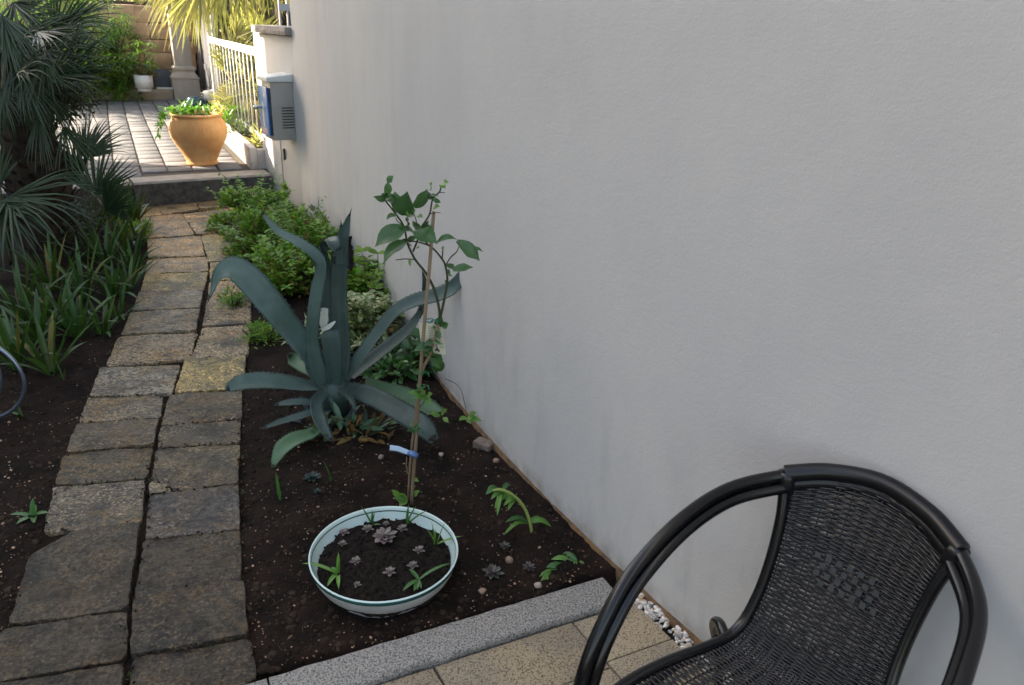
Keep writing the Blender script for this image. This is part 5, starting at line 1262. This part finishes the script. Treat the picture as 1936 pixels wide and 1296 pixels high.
for hub, tip, dy0, dy1, s_ in (((440,140),(420,75),.2,.3,1.8),((455,130),(465,55),.2,.3,1.9),((470,150),(490,80),.1,.1,1.8),((440,170),(412,185),.2,.2,1.8),((460,180),(430,235),-.1,-.2,1.8),((475,190),(495,240),-.2,-.3,1.9),((455,150),(455,210),.3,.3,2.4),((470,120),(500,60),.5,.5,2.0),((430,120),(415,60),.7,.7,2.0)):
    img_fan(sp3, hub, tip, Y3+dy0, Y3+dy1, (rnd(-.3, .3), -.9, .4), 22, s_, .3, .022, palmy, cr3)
for k in range(16):
    hx, hy = rnd(418, 490), rnd(60, 200); an = rnd(-3.0, 1.2); l_ = rnd(45, 80); dy0 = rnd(-.3, 1.2)
    img_fan(sp3, (hx, hy), (hx+math.cos(an)*l_, hy+math.sin(an)*l_), Y3+dy0, Y3+dy0, (rnd(-.4, .4), -.8, rnd(0, .7)), 16, rnd(1.2, 2.2), .3, .024, palmy, cr3)
bush('planter_plant', 'grey green plant in the planter under the fence', 'plant', (A_+PD*1.3+PN*.16+Vector((0, 0, plz-.06))), .22, .22, .22, 240, shrubm2, .10, .016, 'plants in the planter')
bush('planter_plant', 'yellow green tuft in the planter next to the white wall end', 'plant', (A_+PD*.45+PN*.2+Vector((0, 0, plz-.06))), .12, .18, .18, 130, palmy, .12, .018, 'plants in the planter')
bush('planter_plant', 'dark green leafy plant in the planter behind the terracotta pot', 'plant', (A_+PD*2.2+PN*.14+Vector((0, 0, plz-.06))), .22, .3, .26, 260, oleam, .13, .022, 'plants in the planter')
# hedges closing the view behind the fence and the railing
def hedge(name, label, a, b, h, th, n):
    a, b = Vector(a), Vector(b); t = thing(name, label, 'hedge', a.lerp(b, .5)); mb = MB(); d = (b-a).normalized(); nn = Vector((-d.y, d.x, 0)); L = (b-a).length
    for i in range(n):
        s = rnd(0, L); z = h*math.sqrt(random.random()); k = rnd(-1, 1)*th*(.75+.4*nz(s*1.2, z*1.2, 3)); q = a+d*s+nn*k+Vector((0, 0, z))
        mb.leaf(q, (rnd(-1, 1), rnd(-1, 1), rnd(-.3, 1)), (rnd(-1, 1), rnd(-1, 1), .8), rnd(.08, .14), .05, .15, .2)
    mb.build('foliage', hedgem, t)
    cm = MB(); c = a.lerp(b, .5); cm.box((c.x, c.y, h*.42), L*.96, th*.7, h*.84, math.atan2(d.y, d.x)); cm.build('branches', M('hedge_branches', (.03, .032, .015), (.05, .045, .02), scale=12, rough=1), t, smooth=False)
hedge('hedge', 'yellow green hedge filling the view behind the fence bars', A_+PD*5.2+PN*2.2, A_+PD*.2+PN*2.4, 2.6, .45, 5200)
hedge('hedge', 'dull hedge beyond the gate and the stone pillar', (-8.5, 17.5, 0), (-1.5, 15.5, 0), 3.2, .6, 5200)
hedge('hedge', 'leafy hedge seen through the railing over the stone cap', (-2.6, 10.6, 0), (2.0, 11.0, 0), 2.8, .45, 3600)
hedge('hedge', 'tall hedge behind the shrubs at the back left', (-14, 14.5, 0), (-7.2, 15.2, 0), 2.1, .5, 4200)
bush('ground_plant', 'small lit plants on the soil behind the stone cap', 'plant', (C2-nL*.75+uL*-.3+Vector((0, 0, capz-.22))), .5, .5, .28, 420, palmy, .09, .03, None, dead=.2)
mb = MB(); q = [c1-nL*.44, C2-nL*.32, C2-nL*2.2+Vector((1.0, 1.5, 0)), c1-nL*1.5+Vector((1.2, .8, 0))]; mb.prism([(p.x, p.y) for p in q], -.1, capz-.14); o = mb.build('raised_bed', soilm, smooth=False, kind='structure')

# ================================================================ COURTYARD POTS
tpz = at(376, 315, ZC); Zt = depth(tpz)
def pxm(w): return w*Zt/FPX
pot = thing('terracotta_pot', 'big combed terracotta pot standing on the courtyard bricks', 'pot', (tpz.x, tpz.y, ZC))
tpc = Vector((tpz.x-.02, tpz.y+.14, ZC)); hp = pxm(93)/.985; rb, rm, rr_ = pxm(57)/2, pxm(103)/2, pxm(93)/2
pot.location = tpc
prof = [(.001, .0), (rb*.97, 0), (rb, .012), (rb*.99, .03), (rb*.96, .04), (rb*1.18, hp*.22), (rb*1.47, hp*.38), (rm*.965, hp*.54), (rm, hp*.66), (rm*.99, hp*.74), (rm*.94, hp*.83), (rm*.865, hp*.895), (rm*.835, hp*.935), (rm*.845, hp*.945)]
mb = MB(); mb.lathe(prof, tpc, 64); mb.build('body', terram, pot)
mb = MB(); mb.lathe([(rm*.8455, hp*.9451), (rm*.885, hp*.952), (rm*.91, hp*.97), (rm*.90, hp*.99), (rm*.87, hp), (rm*.83, hp*.985), (rm*.81, hp*.93), (rm*.80, hp*.90)], tpc, 64); mb.build('rim', terram, pot)
mb = MB(); mb.lathe([(rm*.805, hp*.92), (rm*.5, hp*.95), (.001, hp*.96)], tpc, 32); mb.build('soil', pottingm, pot)
st_ = thing('succulent_plant', 'lit yellow green succulents spilling over the terracotta pot', 'plant', tpc+Vector((0, 0, hp*.93)))
for dx, dy, n, L, up in ((-.17,-.10,12,.13,.5),(-.10,.02,12,.17,1.1),(-.24,-.02,10,.12,.4),(0,-.12,12,.13,.7),(.04,-.08,10,.18,1.2),(.12,-.05,10,.11,.8),(.20,.03,9,.12,.8),(-.08,-.17,10,.11,.5),(.23,-.02,7,.22,.7),(-.2,.1,9,.13,.9),(.1,.12,9,.12,1)):
    c = tpc+Vector((dx, dy, hp*.95)); mb = MB()
    for i in range(int(n*1.5)):
        a = rnd(0, 6.28); mb.leaf(c+Vector((rnd(-.05, .05), rnd(-.05, .05), rnd(0, .07))), (math.cos(a), math.sin(a), up*rnd(.5, 2.0)), UP, L*rnd(.45, .8), .026, .25, .2)
    mb.build('leaf_tuft', juicy if dx < .15 else palmy, st_)
mb = MB()
for i in range(46):
    t_ = rnd(0, 1); c = tpc+Vector((-.24-.10*t_, -.16, hp*.95+.02-.22*t_*t_)); mb.leaf(c, (rnd(-1, .4), rnd(-1, .5), rnd(-.6, .6)), UP, .065, .025, .25, .2)
mb.build('trailing_shoot', juicy, st_)
dp = at(372, 207, ZC); dpt = thing('glazed_pot', 'small dark teal glazed pot behind the terracotta pot', 'pot', dp)
mb = MB(); mb.lathe([(.001, 0), (.10, 0), (.15, .06), (.16, .12), (.13, .17), (.12, .19), (.10, .18)], dp, 28); mb.build('body', tealglz, dpt); mb = MB(); mb.lathe([(.104, .170), (.001, .172)], dp, 20); mb.build('soil', pottingm, dpt)
c = at(388, 204, ZC); bush('dark_round_plant', 'dark rounded plant beside the teal pot behind the terracotta pot', 'plant', c, .16, .16, .26, 260, palmm, .07, .03, None)
wb_ = at(406, 203, ZC); mb = MB(); mb.stone((wb_.x, wb_.y-.05, ZC+.13), .16, 3.1, 1.15, sub=3); o = mb.build('white_rock', whitem, org=(wb_.x, wb_.y, ZC)); tag(o, 'white painted rock holding the foot of the grey gate', 'rock')
kz = ZC+.165
fp = at(267, 174, kz-.0); fpt = thing('flower_pot', 'white round flowerpot on the back kerb before the brown wall', 'pot', fp); zf = depth(fp); k = zf/FPX
mb = MB(); mb.lathe([(.001, 0), (12.5*k, 0), (13*k, 3*k), (13*k, 6*k), (15.6*k, 6.2*k), (16.6*k, 29*k), (15.2*k, 29.3*k), (14.6*k, 24*k)], (fp.x, fp.y+15*k, kz), 32); mb.build('body', potw, fpt)
mb = MB(); mb.lathe([(14.7*k, 25*k), (.001, 26*k)], (fp.x, fp.y+15*k, kz), 24); mb.build('soil', pottingm, fpt)
bush('potted_plant', 'green and reddish plant in the white flowerpot', 'plant', (fp.x+.03, fp.y+15*k, kz+26*k), .24, .15, .20, 120, shrubm2, .08, .03, None, dead=.5)
bd = at(312, 168, kz); k = depth(bd)/FPX
mb = MB(); dx_ = pdx; pts = [(-15, 0), (15, 0), (15, 26), (11, 31), (4, 33), (-11, 32), (-15, 29)]
vs = []; 
for d_ in (0, .05):
    for u, v in pts: q = bd+dx_*(u*k)+pdy*(.10+d_+v*k*.22); vs.append((q.x, q.y, kz+.012+v*k))
n = len(pts); mb.add(vs, [tuple(range(n)), tuple(range(2*n-1, n-1, -1))]+[((i+1) % n, i, n+i, n+(i+1) % n) for i in range(n)]); o = mb.build('leaning_board', slabgrey, org=bd, bevel=.006); tag(o, 'dark slate grey round cornered board leaning by the stone pillar', 'board')
mb = MB(); mb.box((bd.x+dx_.x*.02, bd.y+.02, kz+.004), 34*k, .22, .022, pang); o = mb.build('white_slab', potw, org=bd, bevel=.004); tag(o, 'thin white slab lying under the leaning grey board', 'slab')

# ================================================================ WICKER CHAIR
CF_ = Vector((-.69, -.724, 0)).normalized(); CS_ = Vector((.724, -.69, 0)).normalized(); CC = Vector((.70, 1.235, 0))
def ch(f, s, z): return CC+CF_*f+CS_*s+Vector((0, 0, z))
wc = thing('wicker_chair', 'black wicker armchair with a bent tube frame near the wall', 'chair', CC)
def mir(l, sg): return [ch(f, s*sg, z) for f, s, z in l]
for sg in (-1, 1):
    outer = [(-.105,.10,.787),(-.066,.172,.768),(.055,.243,.752),(.205,.268,.730),(.352,.274,.680),(.438,.270,.615),(.493,.266,.53),(.515,.264,.42),(.52,.262,.22),(.52,.262,.0)]
    mb = MB(); mb.tube(catmull(mir(outer, sg), 8), .0135, 14); mb.build('arm_tube', blackm, wc)
    inner = [(-.070,.160,.748),(-.058,.166,.743),(.055,.232,.727),(.198,.256,.706),(.340,.261,.658),(.422,.258,.596),(.470,.255,.518),(.490,.253,.42),(.494,.252,.22),(.494,.252,.0)]
    mb = MB(); mb.tube(catmull(mir(inner, sg), 8), .0135, 14); mb.build('arm_tube', blackm, wc)
    leg = [(.10,.165,.405),(.06,.205,.402),(.02,.235,.35),(-.06,.245,.2),(-.13,.25,.0)]
    mb = MB(); mb.tube(catmull(mir(leg, sg), 7), .012, 12); mb.build('rear_leg', blackm, wc)
    st2 = [(.06,.20,.36),(.25,.235,.35),(.49,.25,.36)]
    mb = MB(); mb.tube(catmull(mir(st2, sg), 5), .010, 10); mb.build('stretcher', blackm, wc)
mb = MB(); mb.tube([ch(.48, -.24, .385), ch(.48, .24, .385)], .011, 10); mb.build('front_bar', blackm, wc)
# panel centre profile (f, z, half width) from the top of the back to the front of the seat
PRO = [(-.070,.757,.172),(-.052,.70,.157),(-.034,.64,.149),(-.010,.57,.144),(.018,.50,.144),(.052,.44,.150),(.10,.415,.160),(.17,.418,.178),(.26,.428,.203),(.36,.432,.226),(.45,.425,.238),(.48,.405,.240)]
PC = catmull([Vector(q) for q in PRO], 14)
def pan(v, s):      # v 0..1 along the panel, s -1..1 across
    x = v*(len(PC)-1); i = min(int(x), len(PC)-2); q = PC[i].lerp(PC[i+1], x-i)
    back = max(0, 1-v*2.6); k = 1-s*s
    return q.x-.050*k*back-.0*k, q.y+.042*k*max(0, 1-v*7)-(.014*k if v > .5 else .014*k*max(0, (v-.3)/.2)), q.z*s
def panP(v, s, off=0):
    f, z, w_ = pan(v, s); f2, z2, _ = pan(min(1, v+.01), s); f1, z1, _ = pan(max(0, v-.01), s)
    n_ = Vector((-(z2-z1), (f2-f1))).normalized()*-1    # towards the sitter
    nf, nz_ = (z1-z2), (f2-f1); l = math.hypot(nf, nz_) or 1
    return ch(f+off*nf/l, w_, z+off*nz_/l)
for sg in (-1, 1):
    P = [panP(v/40, sg*1.03) for v in range(41)]; mb = MB(); mb.tube(P, .0125, 10); mb.build('panel_edge', blackm, wc)
    P = [panP(v/40, sg*1.0, .009) for v in range(41)]; mb = MB(); mb.tube(P, .0045, 6); mb.build('edge_binding', wrapm, wc)
NS = 12
mb = MB()
for i in range(NS):
    s = -1+2*(i+.5)/NS*1.0; P = [panP(v/60, s, 0) for v in range(61)]; mb.tube(P, .0024, 5)
mb.build('stakes', weavem, wc)
mb = MB(); NR = 172
for r_ in range(NR):
    v = (r_+.5)/NR; pts = []; jit = rnd(-.0008, .0008)
    for i in range(NS*2+1):
        s = -1+2*i/(NS*2); k = ((i-1)//2+r_) % 2 if i % 2 == 1 else None
        o_ = 0 if i % 2 == 0 else (  .0042 if ((i//2)+r_) % 2 else -.0042)
        pts.append(panP(min(1, max(0, v+jit+.0010*nz(s*3, r_))), s, o_))
    mb.tube(pts, .0029, 5, flat=.9)
mb.build('weave', weavem, wc, kind='stuff')
mb = MB()
for r_ in range(4):
    for c_ in range(6):
        s0 = -.47+.155*c_+(.078 if r_ % 2 else 0)+.03*r_; v0 = .195+.021*r_; vs = []
        for a, b in ((0, 0), (1, 0), (1, 1), (0, 1)): vs.append(panP(v0+.015*b, s0+.082*a, .0085))
        for a, b in ((0, 0), (1, 0), (1, 1), (0, 1)): vs.append(panP(v0+.015*b, s0+.082*a, .004))
        mb.add(vs, [(0, 1, 2, 3), (7, 6, 5, 4), (0, 4, 5, 1), (1, 5, 6, 2), (2, 6, 7, 3), (3, 7, 4, 0)])
mb.build('checker_band', bandm, wc, smooth=False)
# wrapped top rail
def toprail(dz, r0, name):
    P = []; N = 220
    key = catmull([ch(-.062, -.178, .768+dz), ch(-.108, -.10, .790+dz), ch(-.128, 0, .803+dz), ch(-.108, .10, .790+dz), ch(-.062, .178, .768+dz)], 55)
    N = len(key); mb = MB(); mb.tube(key, [r0*(1+.045*(1 if (i//1) % 2 else -1)) for i in range(N)], 14); return mb.build(name, wrapm, wc)
toprail(.002, .0195, 'top_rail'); toprail(-.024, .0175, 'lower_rail')
for sg in (-1, 1):
    mb = MB(); a = ch(-.064, .174*sg, .776); b = ch(-.060, .168*sg, .735); mb.tube([a, a.lerp(b, .3), a.lerp(b, .7), b], [.0195, .0208, .0208, .0195], 14); mb.build('binding', wrapm, wc)

# ================================================================ METAL CHAIR AT THE LEFT EDGE
Ym = at(0, 800).y+.05
mc = thing('metal_chair', 'pale metal garden chair reaching into the picture at the left edge', 'chair', (PY(-60, 840, Ym).x, Ym, 0))
loop = [(-70, 640), (-30, 645), (0, 660), (24, 680), (42, 708), (46, 736), (38, 760), (20, 778), (0, 788), (-30, 795), (-70, 795)]
mb = MB(); mb.tube(catmull([PY(x, y, Ym) for x, y in loop], 5), .0085, 10); mb.build('arm', chairmet, mc)
loop2 = [(-70, 668), (-30, 668), (-8, 685), (1, 712), (0, 735), (-12, 757), (-40, 768)]
mb = MB(); mb.tube(catmull([PY(x, y, Ym+.02) for x, y in loop2], 5), .007, 10); mb.build('arm_brace', chairmet, mc)
tpL = PY(-2, 780, Ym); mb = MB(); mb.tube([tpL, Vector((tpL.x-.01, tpL.y, tpL.z*.5)), Vector((tpL.x-.02, tpL.y, 0))], .010, 10); mb.build('leg', chairmet, mc)
P0, P1 = PY(-70, 795, Ym), PY(-70, 640, Ym); OFF = Vector((-.40, .20, 0)); BX = Vector((-.38, 0, 0))
def mtube(name, pts, r): m_ = MB(); m_.tube(pts, r, 10); return m_.build(name, chairmet, mc)
for o_ in (Vector((0, 0, 0)), OFF):
    mtube('arm_rail', [P1+o_, P1+BX+o_], .0085); mtube('side_rail', [P0+o_+(Vector((.10, 0, 0)) if o_.length else Vector()), P0+BX+o_], .0085)
    q = P0+BX+o_; mtube('leg', [Vector((q.x, q.y, 0)), q, Vector((q.x-.05, q.y-.02, P1.z+.30))], .010)
q = P0+OFF+Vector((.10, 0, 0)); mtube('leg', [q, Vector((q.x, q.y, 0))], .010)
mtube('arm', catmull([P1+OFF, P1+OFF+Vector((.10, 0, -.03)), P0.lerp(P1, .5)+OFF+Vector((.15, 0, 0)), P0+OFF+Vector((.10, 0, 0))], 5), .0085)
for i in range(5):
    a = P0+Vector((-.03-.075*i, 0, .014)); b = a+OFF; c = (a+b)/2; mb = MB(); mb.box(c, OFF.length, .05, .010, math.atan2(OFF.y, OFF.x)); mb.build('seat_slat', chairmet, mc, bevel=.003)
for i in range(3):
    a = P0+BX+Vector((-.03-.008*i, -.01, P1.z-P0.z+.06+.085*i)); c = a+OFF/2; mb = MB(); mb.box(c, OFF.length, .012, .05, math.atan2(OFF.y, OFF.x)); mb.build('back_slat', chairmet, mc, bevel=.003)
